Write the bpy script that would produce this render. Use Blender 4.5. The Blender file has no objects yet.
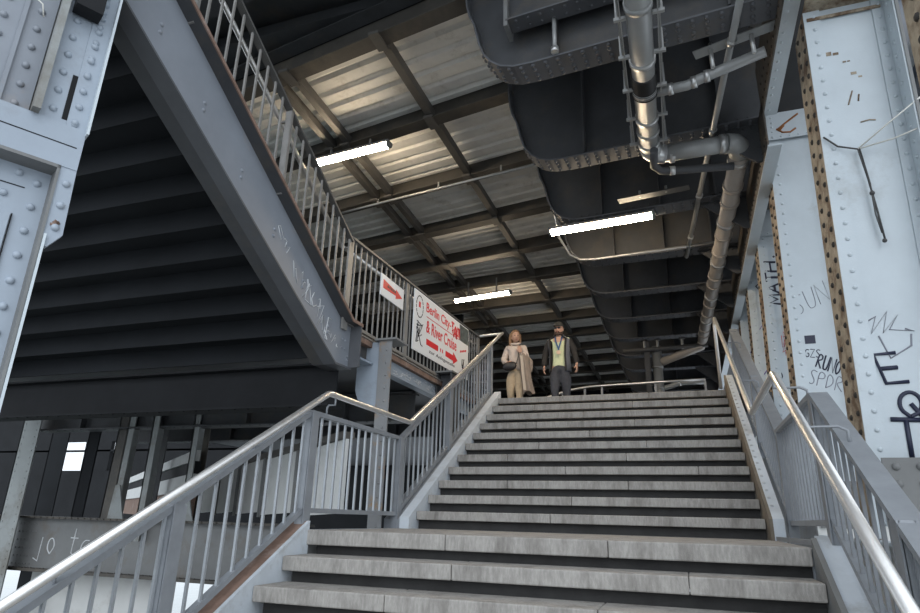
import bpy, bmesh, math, random
from mathutils import Vector, Matrix
random.seed(7)
S = bpy.context.scene
C = S.collection
PI = math.pi

# ------------------------------------------------------------------ materials
def mat(name, col, rough=.6, metal=0., var=.12, scale=3., bump=0., bscale=40., dirt=None, dirt_scale=1.6, dirt_lo=.52, dirt_hi=.7, spec=.5, emit=0., stretch=None):
    m = bpy.data.materials.new(name); m.use_nodes = True
    nt = m.node_tree; N = nt.nodes; L = nt.links
    b = N['Principled BSDF']
    b.inputs['Roughness'].default_value = rough
    b.inputs['Metallic'].default_value = metal
    b.inputs['Specular IOR Level'].default_value = spec
    tc = N.new('ShaderNodeTexCoord')
    src = tc.outputs['Object']
    if stretch:
        mp = N.new('ShaderNodeMapping'); mp.inputs['Scale'].default_value = stretch
        L.new(src, mp.inputs['Vector']); src = mp.outputs['Vector']
    nz = N.new('ShaderNodeTexNoise'); nz.inputs['Scale'].default_value = scale; nz.inputs['Detail'].default_value = 6; nz.inputs['Roughness'].default_value = .62
    L.new(src, nz.inputs['Vector'])
    cr = N.new('ShaderNodeValToRGB')
    c = Vector(col)
    cr.color_ramp.elements[0].position = .3; cr.color_ramp.elements[1].position = .7
    cr.color_ramp.elements[0].color = (*(c*(1-var)), 1); cr.color_ramp.elements[1].color = (*[min(1, x*(1+var)) for x in c], 1)
    L.new(nz.outputs['Fac'], cr.inputs['Fac'])
    out = cr.outputs['Color']
    if dirt:
        n2 = N.new('ShaderNodeTexNoise'); n2.inputs['Scale'].default_value = dirt_scale; n2.inputs['Detail'].default_value = 9; n2.inputs['Roughness'].default_value = .7
        L.new(src, n2.inputs['Vector'])
        r2 = N.new('ShaderNodeValToRGB'); r2.color_ramp.elements[0].position = dirt_lo; r2.color_ramp.elements[1].position = dirt_hi
        L.new(n2.outputs['Fac'], r2.inputs['Fac'])
        mx = N.new('ShaderNodeMix'); mx.data_type = 'RGBA'
        L.new(r2.outputs['Color'], mx.inputs['Factor']); L.new(out, mx.inputs['A']); mx.inputs['B'].default_value = (*dirt, 1)
        out = mx.outputs['Result']
    L.new(out, b.inputs['Base Color'])
    if bump:
        n3 = N.new('ShaderNodeTexNoise'); n3.inputs['Scale'].default_value = bscale; n3.inputs['Detail'].default_value = 5
        L.new(src, n3.inputs['Vector'])
        bp = N.new('ShaderNodeBump'); bp.inputs['Strength'].default_value = bump; bp.inputs['Distance'].default_value = .01
        L.new(n3.outputs['Fac'], bp.inputs['Height']); L.new(bp.outputs['Normal'], b.inputs['Normal'])
    if emit:
        b.inputs['Emission Color'].default_value = (*col, 1) if len(col) == 3 else col
        b.inputs['Emission Strength'].default_value = emit
    return m

M = {}
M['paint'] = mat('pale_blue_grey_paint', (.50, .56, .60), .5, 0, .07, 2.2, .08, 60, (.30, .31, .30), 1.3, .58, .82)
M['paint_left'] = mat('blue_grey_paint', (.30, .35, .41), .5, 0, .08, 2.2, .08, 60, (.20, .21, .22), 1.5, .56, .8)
M['stringer'] = mat('slate_blue_paint', (.215, .238, .272), .5, 0, .1, 2., .08, 50, (.30, .27, .25), 1.6, .6, .8)
M['darksteel'] = mat('dark_grey_steel', (.052, .055, .060), .6, 0, .2, 2.5, .15, 40, (.085, .075, .062), 1.7, .52, .75)
M['ribsteel'] = mat('charcoal_riveted_steel', (.085, .090, .100), .55, 0, .15, 2.5, .12, 40, (.10, .09, .078), 1.7, .55, .75)
M['purlin'] = mat('dark_taupe_steel', (.095, .09, .082), .6, 0, .15, 2.5, .12, 40)
M['railbar'] = mat('dark_grey_rail_paint', (.10, .10, .098), .5, .2, .15, 6)
M['beamsteel'] = mat('brown_grey_steel', (.066, .061, .054), .6, 0, .2, 2.5, .15, 40, (.13, .11, .085), 1.7, .5, .75)
M['black'] = mat('blackened_steel', (.013, .014, .016), .7, 0, .2, 2.5, .1, 40, spec=.2)
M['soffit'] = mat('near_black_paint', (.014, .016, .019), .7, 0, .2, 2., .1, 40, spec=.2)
M['midsteel'] = mat('weathered_grey_steel', (.17, .175, .175), .6, 0, .15, 2.5, .12, 40, (.15, .12, .09), 1.6, .54, .72)
M['rust'] = mat('rusty_riveted_edge', (.33, .28, .21), .75, 0, .3, 9, .3, 60, (.12, .075, .045), 5, .46, .6)
M['rivetdark'] = mat('dark_rusted_rivet', (.035, .03, .026), .7, 0, .3, 9)
M['dim'] = mat('dull_pale_paint', (.27, .29, .29), .6, 0, .12, 2.2, .08, 60, (.15, .14, .12), 1.6, .5, .7)
M['stainpost'] = mat('rust_streaked_grey_paint', (.20, .205, .21), .6, 0, .1, 3, .1, 50, (.30, .17, .06), 3.5, .53, .66)
M['rustweb'] = mat('dark_rusty_steel', (.09, .08, .068), .7, 0, .3, 5, .2, 50, (.15, .10, .06), 4, .54, .7)
M['stringbrown'] = mat('brown_grey_string_paint', (.15, .128, .10), .7, 0, .2, 5, .2, 50, (.22, .2, .17), 3, .5, .75)
M['rustbrown'] = mat('brown_rusted_plate', (.20, .13, .10), .8, 0, .25, 8, .3, 60, (.30, .26, .24), 4, .55, .7)
M['rustmark'] = mat('orange_rust_stain', (.30, .12, .04), .8, 0, .3, 12)
M['stone'] = mat('granite_step', (.315, .302, .282), .75, 0, .2, 14, .25, 60, (.15, .14, .128), 1.6, .46, .72, stretch=(5, 5, 1.3))
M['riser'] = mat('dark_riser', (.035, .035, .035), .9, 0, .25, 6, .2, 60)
M['stepside'] = mat('pale_string_paint', (.52, .57, .62), .6, 0, .1, 4, .15, 60, (.35, .36, .36), 3, .55, .75)
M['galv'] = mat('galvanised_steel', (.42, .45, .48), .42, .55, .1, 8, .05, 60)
M['galvshade'] = mat('galvanised_steel_shaded_side', (.25, .268, .29), .45, .3, .1, 8, .05, 60)  # darker copy of galv: shade on the right railing put into its colour
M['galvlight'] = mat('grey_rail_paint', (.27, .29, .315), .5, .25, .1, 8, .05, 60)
M['tube'] = mat('brushed_stainless_tube', (.86, .85, .83), .36, .85, .04, 20)
M['oldrail'] = mat('worn_grey_rail_paint', (.24, .235, .225), .5, .3, .15, 6, .05, 60)
M['corr'] = mat('off_white_corrugated_sheet', (.80, .79, .75), .55, 0, .08, 3, .05, 60, (.46, .43, .38), 2.3, .55, .75)
M['pipe'] = mat('grey_plastic_pipe', (.30, .31, .31), .35, .15, .08, 4)
M['pipebrown'] = mat('dusty_grey_pipe', (.33, .30, .27), .4, .1, .1, 4)
M['rubber'] = mat('black_rubber', (.02, .02, .02), .5)
M['clip'] = mat('bright_zinc_clamp', (.55, .56, .56), .35, .7, .05, 10)
M['wall'] = mat('white_parapet_plate', (.60, .61, .60), .6, 0, .06, 3, .05, 60, (.40, .39, .36), 2, .58, .78)
M['bluewall'] = mat('navy_glazed_panel', (.035, .06, .11), .35, 0, .15, 1)
M['concrete'] = mat('concrete', (.32, .32, .31), .85, 0, .12, 4, .2, 50)
M['water'] = mat('river_water', (.16, .2, .2), .08, 0, .1, .6, .6, 1.2)
M['white'] = mat('white_sign_sheet', (.80, .82, .84), .4, 0, .02, 3)
M['red'] = mat('red_print', (.68, .02, .025), .45, 0, .02, 3)
M['ink'] = mat('black_print', (.02, .02, .025), .5, 0, .02, 3)
M['marker'] = mat('navy_marker_ink', (.014, .018, .045), .5, 0, .02, 3)
M['pencil'] = mat('grey_marker_ink', (.22, .23, .27), .6, 0, .1, 6)
M['violet'] = mat('violet_marker_ink', (.22, .18, .42), .6, 0, .1, 6)
M['redmark'] = mat('red_marker_ink', (.45, .06, .06), .6, 0, .1, 6)
M['chalk'] = mat('chalk_scrawl', (.62, .64, .66), .8, 0, .1, 6)
M['photo'] = mat('printed_photo', (.10, .12, .12), .4, 0, .8, 14)
M['wire'] = mat('white_wire', (.62, .62, .58), .5)
M['wiredark'] = mat('dark_wire', (.05, .05, .05), .5)
def lampmat():
    m = bpy.data.materials.new('lit_fluorescent_diffuser'); m.use_nodes = True
    b = m.node_tree.nodes['Principled BSDF']
    b.inputs['Base Color'].default_value = (.9, .88, .82, 1)
    b.inputs['Emission Color'].default_value = (1, .80, .56, 1)
    b.inputs['Emission Strength'].default_value = LAMP
    return m
LAMP = 80.0
M['lamp'] = lampmat()

# ------------------------------------------------------------------ mesh builder
class MB:
    def __init__(s, xf=None): s.v = []; s.f = []; s.sm = []; s.xf = xf; s.mi = {}; s.cur = 0
    def add(s, vs, fs, smooth=False):
        n = len(s.v)
        for v in vs:
            v = Vector(v)
            s.v.append(s.xf(v) if s.xf else v)
        for f in fs:
            if s.cur: s.mi[len(s.f)] = s.cur
            s.f.append([n+i for i in f]); s.sm.append(smooth)
    def box(s, a, b):
        (x0, y0, z0), (x1, y1, z1) = a, b
        if x0 > x1: x0, x1 = x1, x0
        if y0 > y1: y0, y1 = y1, y0
        if z0 > z1: z0, z1 = z1, z0
        s.add([(x0,y0,z0),(x1,y0,z0),(x1,y1,z0),(x0,y1,z0),(x0,y0,z1),(x1,y0,z1),(x1,y1,z1),(x0,y1,z1)],
              [(0,3,2,1),(4,5,6,7),(0,1,5,4),(1,2,6,5),(2,3,7,6),(3,0,4,7)])
    def bar(s, p, q, w, h, up=(0,0,1)):
        # rectangular bar from p to q: w across, h along up
        p = Vector(p); q = Vector(q); d = (q-p).normalized(); up = Vector(up)
        if abs(d.dot(up)) > .99: up = Vector((0,1,0))
        r = d.cross(up).normalized(); u = r.cross(d).normalized()
        vs = []
        for c in (p, q):
            for a, b in ((-1,-1),(1,-1),(1,1),(-1,1)): vs.append(c + r*(a*w/2) + u*(b*h/2))
        s.add(vs, [(0,1,2,3),(7,6,5,4),(0,4,5,1),(1,5,6,2),(2,6,7,3),(3,7,4,0)])
    def tube(s, pts, r, n=10, caps=True, smooth=True):
        pts = [Vector(p) for p in pts]; k = len(pts)
        rr = r if isinstance(r, (list, tuple)) else [r]*k
        t0 = (pts[1]-pts[0]).normalized()
        a = Vector((0,0,1)) if abs(t0.z) < .9 else Vector((1,0,0))
        nrm = t0.cross(a).normalized()
        vs = []; fs = []
        for i in range(k):
            if i == 0: t = t0
            elif i == k-1: t = (pts[i]-pts[i-1]).normalized()
            else:
                t = ((pts[i]-pts[i-1]).normalized() + (pts[i+1]-pts[i]).normalized()).normalized()
            nrm = (nrm - t*nrm.dot(t)).normalized(); bn = t.cross(nrm)
            # mitre stretch
            sc = 1.
            for j in range(n):
                an = 2*PI*j/n
                vs.append(pts[i] + (nrm*math.cos(an) + bn*math.sin(an))*rr[i]*sc)
        for i in range(k-1):
            for j in range(n):
                fs.append((i*n+j, i*n+(j+1)%n, (i+1)*n+(j+1)%n, (i+1)*n+j))
        s.add(vs, fs, smooth)
        if caps:
            m = len(s.v)-n*k
            s.f.append([m+j for j in range(n)][::-1]); s.sm.append(False)
            s.f.append([m+(k-1)*n+j for j in range(n)]); s.sm.append(False)
    def rivet(s, c, nrm, r=.018, h=.012, n=7):
        c = Vector(c); d = Vector(nrm).normalized()
        a = Vector((0,0,1)) if abs(d.z) < .9 else Vector((1,0,0))
        u = d.cross(a).normalized(); w = d.cross(u)
        vs = []
        for rr, hh in ((r, -.002), (r*.8, h*.62)):
            for j in range(n):
                an = 2*PI*j/n; vs.append(c + (u*math.cos(an)+w*math.sin(an))*rr + d*hh)
        vs.append(c + d*h)
        fs = [(j, (j+1)%n, n+(j+1)%n, n+j) for j in range(n)] + [(n+j, n+(j+1)%n, 2*n) for j in range(n)]
        s.add(vs, fs, True)
    def prism(s, poly, o, e1, e2, e3, t):
        # 2D polygon in plane (e1,e2) at o, thickness t along e3
        o = Vector(o); e1 = Vector(e1); e2 = Vector(e2); e3 = Vector(e3)
        n = len(poly)
        vs = [o + e1*a + e2*b for a, b in poly] + [o + e1*a + e2*b + e3*t for a, b in poly]
        fs = [list(range(n))[::-1], [n+i for i in range(n)]] + [(i, (i+1)%n, n+(i+1)%n, n+i) for i in range(n)]
        s.add(vs, fs)
    def ribbon(s, pts, wvec, t=.02, up=None):
        # strip following pts, extruded by wvec, with thickness t
        pts = [Vector(p) for p in pts]; w = Vector(wvec); n = len(pts)
        vs = []
        for i in range(n):
            d = (pts[min(i+1, n-1)] - pts[max(i-1, 0)]).normalized()
            nn = d.cross(w).normalized()*t
            vs += [pts[i], pts[i]+w, pts[i]+w+nn, pts[i]+nn]
        fs = []
        for i in range(n-1):
            a = 4*i; b = a+4
            for j in range(4): fs.append((a+j, a+(j+1)%4, b+(j+1)%4, b+j))
        fs += [(3,2,1,0), tuple(4*(n-1)+j for j in range(4))]
        s.add(vs, fs)
    def ball(s, c, r, n=12, m=8):
        c = Vector(c); R = Vector(r) if not isinstance(r, (int, float)) else Vector((r,r,r))
        vs = [c+Vector((0,0,R.z))]; fs = []
        for i in range(1, m):
            th = PI*i/m
            for j in range(n):
                ph = 2*PI*j/n
                vs.append(c+Vector((R.x*math.sin(th)*math.cos(ph), R.y*math.sin(th)*math.sin(ph), R.z*math.cos(th))))
        vs.append(c-Vector((0,0,R.z)))
        for j in range(n): fs.append((0, 1+j, 1+(j+1)%n))
        for i in range(m-2):
            for j in range(n): fs.append((1+i*n+j, 1+(i+1)*n+j, 1+(i+1)*n+(j+1)%n, 1+i*n+(j+1)%n))
        k = len(vs)-1
        for j in range(n): fs.append((k, 1+(m-2)*n+(j+1)%n, 1+(m-2)*n+j))
        s.add(vs, fs, True)
    def build(s, name, m, parent=None, bevel=0, label=None):
        me = bpy.data.meshes.new(name)
        me.from_pydata([tuple(v) for v in s.v], [], s.f); 
        bm = bmesh.new(); bm.from_mesh(me); bmesh.ops.recalc_face_normals(bm, faces=bm.faces)
        for f, k in zip(bm.faces, s.sm): f.smooth = k
        bm.to_mesh(me); bm.free()
        o = link(name, me, m[0] if isinstance(m, tuple) else m, parent, bevel, label)
        if isinstance(m, tuple):
            for k in m[1:]: me.materials.append(M[k])
            for k, i in s.mi.items(): me.polygons[k].material_index = i
        return o

def link(name, me, m, parent=None, bevel=0, label=None):
    o = bpy.data.objects.new(name, me); C.objects.link(o)
    if m is not None:
        me.materials.clear(); me.materials.append(M[m] if isinstance(m, str) else m)
    if parent is not None:
        o.parent = parent
        o.matrix_parent_inverse = ROOTINV.get(parent.name, Matrix.Identity(4))
        ROOTINV[o.name] = Matrix.Identity(4)
    else:
        ROOTINV[o.name] = Matrix.Identity(4)
    if bevel:
        b = o.modifiers.new('Bevel', 'BEVEL'); b.width = bevel; b.segments = 2; b.limit_method = 'ANGLE'
    if label: o['label'] = label
    return o
ROOTINV = {}
def thing(name, loc, label, cat, group=None):
    o = bpy.data.objects.new(name, None); C.objects.link(o); o.location = loc
    o.empty_display_size = .2
    ROOTINV[o.name] = Matrix.Translation(-Vector(loc))
    o['label'] = label; o['category'] = cat
    if group: o['group'] = group
    return o
def tag(o, label, cat, group=None):
    o['label'] = label; o['category'] = cat
    if group: o['group'] = group
    return o
def struct(o): o['kind'] = 'structure'; return o

# ------------------------------------------------------------------ camera (measured from the photograph)
def make_camera():
    yaw, pitch, roll, f = -.345565, .327688, .0260907, 622.131
    cy, sy, cp, sp = math.cos(yaw), math.sin(yaw), math.cos(pitch), math.sin(pitch)
    fw = Vector((sy*cp, cy*cp, sp)); rt = Vector((cy, -sy, 0)); up = rt.cross(fw)
    c, s = math.cos(roll), math.sin(roll)
    rt, up = c*rt + s*up, -s*rt + c*up
    cam = bpy.data.cameras.new('camera'); o = bpy.data.objects.new('camera', cam); C.objects.link(o)
    R = Matrix((rt, up, -fw)).transposed()
    o.matrix_world = Matrix.Translation((2.48607, -5.81805, .105176)) @ R.to_4x4()
    cam.sensor_width = 36; cam.lens = f*36/920; cam.clip_end = 500; cam.clip_start = .05
    S.camera = o
make_camera()

R_ = .16; T_ = .2803; SL = R_/T_
W_ = 3.056
YL = -1.724

# ------------------------------------------------------------------ stone staircase
def staircase():
    t = thing('stone_staircase', (1.5, -1.7, -1.6), 'broad grey stone staircase in two flights with a landing between them', 'staircase')
    def slab(x0, x1, y0, depth, ztop, th=.088, joints=()):
        b = MB(); xs = [x0] + list(joints) + [x1]
        for a, c in zip(xs, xs[1:]): b.box((a+.0015, y0, ztop-th), (c-.0015, y0+depth, ztop))
        return b
    for i in range(11):
        j = [(.9, 2.1), (1.45,), (.75, 1.95), (1.3, 2.6), (.6, 1.9)][i % 5] if i else (1.3,)
        d = T_+.06 if i < 10 else .5
        slab(0, W_, i*T_, d, (i+1)*R_, .080, j).build('step_slab', 'stone', t, .008)
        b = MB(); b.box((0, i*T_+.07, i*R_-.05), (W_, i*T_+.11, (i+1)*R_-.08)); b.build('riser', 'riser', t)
    slab(-.12, 3.1, YL, 1.80, 0, .10, (.95, 2.0)).build('landing_slab', 'stone', t, .008)
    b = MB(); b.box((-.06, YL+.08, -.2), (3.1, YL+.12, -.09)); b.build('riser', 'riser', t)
    for k in range(1, 10):
        y = YL-k*T_
        slab(-.095, 3.1, y, T_+.06, -k*R_, .092, [(1.7,), (1.1, 2.45), (.8, 2.0)][k % 3]).build('step_slab', 'stone', t, .008)
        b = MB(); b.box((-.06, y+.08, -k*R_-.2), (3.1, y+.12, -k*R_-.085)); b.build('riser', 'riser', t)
    # strings: x0,x1, lower y,z top line
    def string(x0, x1, y0, y1, z0, z1, dep, name, m, lab=None):
        b = MB(); b.prism([(y0, z0), (y1, z1), (y1, z1-dep), (y0, z0-dep)], (x0,0,0), (0,1,0), (0,0,1), (1,0,0), x1-x0); return b.build(name, m, t, 0, lab)
    string(-.10, -.004, -.16, 2.98, .10, .10+3.14*SL, .5, 'left_string', 'stepside')
    string(-.27, -.10, -.14, 3.0, .03+.05, .03+.05+3.14*SL, .42, 'left_outer_string', 'galvlight')
    string(3.06, 3.085, -.22, 2.98, .16, .16+3.2*SL, .6, 'right_string', 'stringbrown', 'brownish steel string along the right edge of the upper flight')
    string(3.085, 3.165, -.22, 2.98, .16, .16+3.2*SL, .3, 'right_string_cap', 'stepside')
    b = MB()
    for k in range(26): b.rivet((3.11, -.05+k*.115, .16+.17*SL+k*.115*SL), (0,-SL,1), .016, .012)
    b.build('string_bolts', 'galv', t)
    y0 = YL-9*T_; z0 = -9*R_
    string(-.125, -.097, y0, YL+.02, z0+.05, .06, .45, 'left_string', 'stepside')
    string(-.24, -.125, y0, YL+.02, z0+.05, .06, .22, 'left_string_cap', 'rustbrown', 'rusty brown top of the lower left string')
    string(3.102, 3.13, y0, YL, z0+.05, .05, .45, 'right_string', 'midsteel')
    string(3.13, 3.30, y0, YL+.06, z0+.05, .06, .25, 'right_string_cap', 'stepside')
    b = MB(); b.box((-.125, YL+.02, -.5), (-.105, 0, -.10)); b.build('landing_string', 'midsteel', t)
    # landing trims
    b = MB(); b.box((-.26, YL+.02, -.16), (-.12, 0, -.004)); b.build('landing_trim', 'stepside', t)
    b = MB(); b.box((3.1, YL+.06, -.18), (3.15, .05, -.01)); b.bar((3.1, -.12, .015), (3.22, -1.6, .015), .03, .03); b.build('landing_trim', 'galvlight', t)
staircase()

# ------------------------------------------------------------------ stair railings
def railing_profile(y, base):
    # height of the landing-parallel line at y
    if y < YL+.1: return base + (y-(YL+.1))*SL
    if y > -.04: return base + (y+.04)*SL
    return base
def stair_railing(side):
    left = side < 0
    xh = -.10 if left else 3.05       # hand tube
    xb = -.17 if left else 3.235      # balusters
    t = thing('stair_railing', (xb, -1.7, 0), 'grey steel railing with bright tube handrail on the left of the stone stairs' if left else
              'grey steel railing with bright tube handrail on the right of the stone stairs', 'railing')
    yl = -1.60 if left else -1.58
    ytop = 3.40 if left else 3.36
    def zh(y):
        if y < yl: return 1.005 + (y-yl)*SL*.985
        if y > -.03: return 1.005 + (y+.03)*SL*.978
        return 1.005
    pts = [(xh, -5.0, zh(-5.0)), (xh, yl-.02, zh(yl-.02)), (xh, yl+.02, 1.005), (xh, -.05, 1.005), (xh, -.01, zh(-.01)), (xh, ytop, zh(ytop))]
    b = MB()
    if left:
        pts += [(xh-.03, ytop+.05, zh(ytop)+.005), (-.32, ytop+.05, zh(ytop)), (-.5, ytop+.03, zh(ytop)-.02)]
    else:
        z = zh(ytop)
        pts += [(xh, ytop+.05, z), (xh-.005, ytop+.1, z-.09), (xh-.01, ytop+.1, 1.9)]
    b.tube(pts, .024, 12); b.build('handrail', 'tube', t)
    # top bar, bottom bar
    top = lambda y: (.84 + (y-(-1.72))*SL if y < -1.72 else (.84 + (y+.06)*SL if y > -.06 else .84))
    bot = lambda y: (.13 + (y-(-1.74))*SL if y < -1.74 else (.13 + (y+.12)*SL if y > -.12 else .13))
    xa, xc = (-.22, -.14) if left else (3.2, 3.3)
    ys = [-4.9, -1.72, -.06, 3.05]
    b = MB()
    for y0, y1 in zip(ys, ys[1:]):
        b.bar(((xa+xc)/2, y0, top(y0)), ((xa+xc)/2, y1, top(y1)), abs(xc-xa) if not left else .06, .03 if not left else .035)
    b.build('top_bar', 'galvlight', t)
    b = MB(); ys2 = [-4.9, -1.74, -.12, 3.05]
    for y0, y1 in zip(ys2, ys2[1:]): b.bar((xb, y0, bot(y0)), (xb, y1, bot(y1)), .045, .035)
    b.build('bottom_bar', 'galvlight', t)
    y = -4.85
    posts = [-4.2, -2.95, -1.70, -.10, 1.25, 2.95]
    while y < 3.0:
        if min(abs(y-p) for p in posts) > .06:
            q = MB(); q.bar((xb, y, bot(y)), (xb, y, top(y)), .016, .016); q.build('baluster', 'galv' if left else 'galvshade', t)
        y += .122
    for p in posts:
        low = bot(p)-.16
        q = MB(); q.bar((xb-.03, p, low), (xb-.03, p, top(p)), .012, .09, (0,1,0)); q.bar((xb+.03, p, low), (xb+.03, p, top(p)), .012, .09, (0,1,0)); q.bar((xb, p-.039, low), (xb, p-.039, top(p)), .055, .012, (0,1,0))
        q.build('post', 'galvlight' if left else 'galvshade', t)
    for p in (-3.6, -2.35, -1.5, .9, 2.2):
        q = MB(); q.tube([(xb, p, top(p)), (xb, p, top(p)+.07), (xb+(xh-xb)*.2, p, top(p)+.09), (xh, p, top(p)+.09), (xh, p, zh(p)-.02)], .008, 6)
        q.build('handrail_bracket', 'galvlight', t)
stair_railing(-1); stair_railing(1)

# ------------------------------------------------------------------ upper floor, ground, water
b = MB(); b.box((-7, 3.05, 1.5), (3.62, 24, 1.755)); b.box((-7, -.62, 1.60), (-.52, 3.05, 1.755)); struct(b.build('floor', 'darksteel'))
b = MB(); b.box((-7, -12, -2.4), (12, 6, -2.2)); struct(b.build('floor_lower', 'concrete'))
b = MB(); b.box((-120, -60, -5.2), (-7.6, 160, -5.0)); o = b.build('river', 'water'); o['kind'] = 'structure'

# ------------------------------------------------------------------ upper steel staircase (underside seen)
def upper_stairs():
    t = thing('steel_staircase', (-2.9, -.7, 1.5), 'dark steel staircase overhead seen from below, climbing towards the viewer at left', 'staircase')
    x0, x1 = -5.6, -.56
    n = 14
    for k in range(n):
        y = -.66-k*T_; z = 1.62+k*R_
        b = MB()
        # folded plate: riser back and tread underside with a small lip
        b.box((x0, y-.012, z-.05), (x1, y, z+R_)); b.box((x0, y-T_, z+R_-.012), (x1, y, z+R_)); b.box((x0, y-T_-.004, z+R_-.05), (x1, y-T_+.01, z+R_))
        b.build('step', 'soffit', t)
    def side(xa, xb, m, nm):
        b = MB()
        bl = lambda y: 1.446 + .573*(-.904-y); tl = lambda y: 1.869 + .600*(-.788-y)
        ye = -5.0
        poly = [(-.62, 1.454), (-.905, 1.446), (ye, bl(ye)), (ye, tl(ye)), (-.79, 1.869), (-.62, 1.869)]
        b.prism(poly, (xa,0,0), (0,1,0), (0,0,1), (1,0,0), xb-xa)
        return b, bl, tl, ye
    b, bl, tl, ye = side(-.535, -.52, 'stringer', 'string')
    for k in range(9):
        yy = -.95-k*.47
        for d in (-.03, .03):
            b.rivet((-.52, yy-.1, (bl(yy)+tl(yy))/2+d+.0), (1,0,0), .017, .012)
    for d in ((-.72, 1.7), (-.72, 1.62), (-.78, 1.7), (-.78, 1.62), (-.66, 1.52), (-.66, 1.56)): b.rivet((-.52, *d), (1,0,0), .013, .01)
    b.build('string', 'stringer', t, 0, 'slate blue side string with scratched scrawls')
    # bottom and top flanges of the near string
    b = MB(); w = .26
    b.prism([(-.62, 1.454), (-.905, 1.446), (ye, bl(ye)), (ye, bl(ye)-.018), (-.905, 1.428), (-.62, 1.436)], (-.62,0,0), (0,1,0), (0,0,1), (1,0,0), .13)
    b.build('bottom_flange', 'ribsteel', t)
    b = MB()
    b.prism([(-.60, 1.869), (-.79, 1.869), (ye, tl(ye)), (ye, tl(ye)+.02), (-.79, 1.889), (-.60, 1.889)], (-.64,0,0), (0,1,0), (0,0,1), (1,0,0), .23)
    b.build('top_flange', 'darksteel', t)
    b = MB(); b.prism([(-.60, 1.862), (-.79, 1.862), (ye, tl(ye)-.007), (ye, tl(ye)+.024), (-.79, 1.893), (-.60, 1.893)], (-.41,0,0), (0,1,0), (0,0,1), (1,0,0), .012)
    b.build('flange_edge', 'rustbrown', t, 0, 'rusty brown edge of the top flange')
    b = MB(); b.prism([(-.62, 1.436), (-.905, 1.428), (ye, bl(ye)-.018), (ye, bl(ye)+.0), (-.905, 1.446), (-.62, 1.454)], (-.74,0,0), (0,1,0), (0,0,1), (1,0,0), .12)
    b.build('bottom_flange', 'darksteel', t)
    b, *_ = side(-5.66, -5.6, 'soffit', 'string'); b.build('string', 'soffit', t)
    b = MB(); b.box((-.52, -.635, 1.454), (-.40, -.62, 1.87)); b.build('end_plate', 'ribsteel', t)
    # scrawls on the string
    g = MB()
    def sc(pts, r=.006):
        g.tube([(-.519, y, z) for y, z in pts], r, 5)
    random.seed(3)
    for k in range(9):
        y = -1.62+k*.07; z = 2.07-(k*.07)*.62
        sc([(y+random.uniform(-.07,.07), z+random.uniform(-.11,.11)) for _ in range(5)], .004)
    for k in range(3):
        y = -1.9+k*.05; z = 2.30-k*.03
        sc([(y+random.uniform(-.05,.05), z+random.uniform(-.07,.07)) for _ in range(4)], .003)
    for k in range(3):
        y = -1.0+k*.07; z = 1.70-k*.04
        sc([(y+random.uniform(-.05,.05), z+random.uniform(-.05,.05)) for _ in range(4)], .003)
    g.build('scrawl', 'chalk', t, 0, 'pale scribbled graffiti')
    # railing
    r = thing('stair_railing', (-.5, -.8, 1.9), 'worn grey railing climbing along the slate blue string at upper left', 'railing')
    hz = lambda y: 2.735 + .583*(-.84-y)
    lz = lambda y: tl(y)+.07
    b = MB(); b.bar((-.5, -.80, hz(-.80)), (-.5, ye, hz(ye)), .06, .022); b.build('top_bar', 'railbar', r)
    b = MB(); b.tube([(-.585, -.85, hz(-.85)-.09), (-.585, ye, hz(ye)-.09)], .022, 10); b.build('handrail', 'tube', r)
    b = MB(); b.bar((-.5, -.80, lz(-.80)), (-.5, ye, lz(ye)), .03, .03); b.build('bottom_bar', 'oldrail', r)
    y = -.95; k = 0
    while y > ye:
        if k % 10 != 9:
            q = MB(); q.bar((-.5, y, lz(y)), (-.5, y, hz(y)), .016, .016); q.build('baluster', 'oldrail', r)
        else:
            q = MB(); q.bar((-.5, y, tl(y)), (-.5, y, hz(y)), .06, .03, (0,1,0)); q.build('post', 'oldrail', r)
            q = MB(); q.bar((-.5, y, hz(y)-.10), (-.585, y, hz(y)-.10), .02, .02); q.build('handrail_bracket', 'oldrail', r)
        y -= .118; k += 1
upper_stairs()

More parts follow.
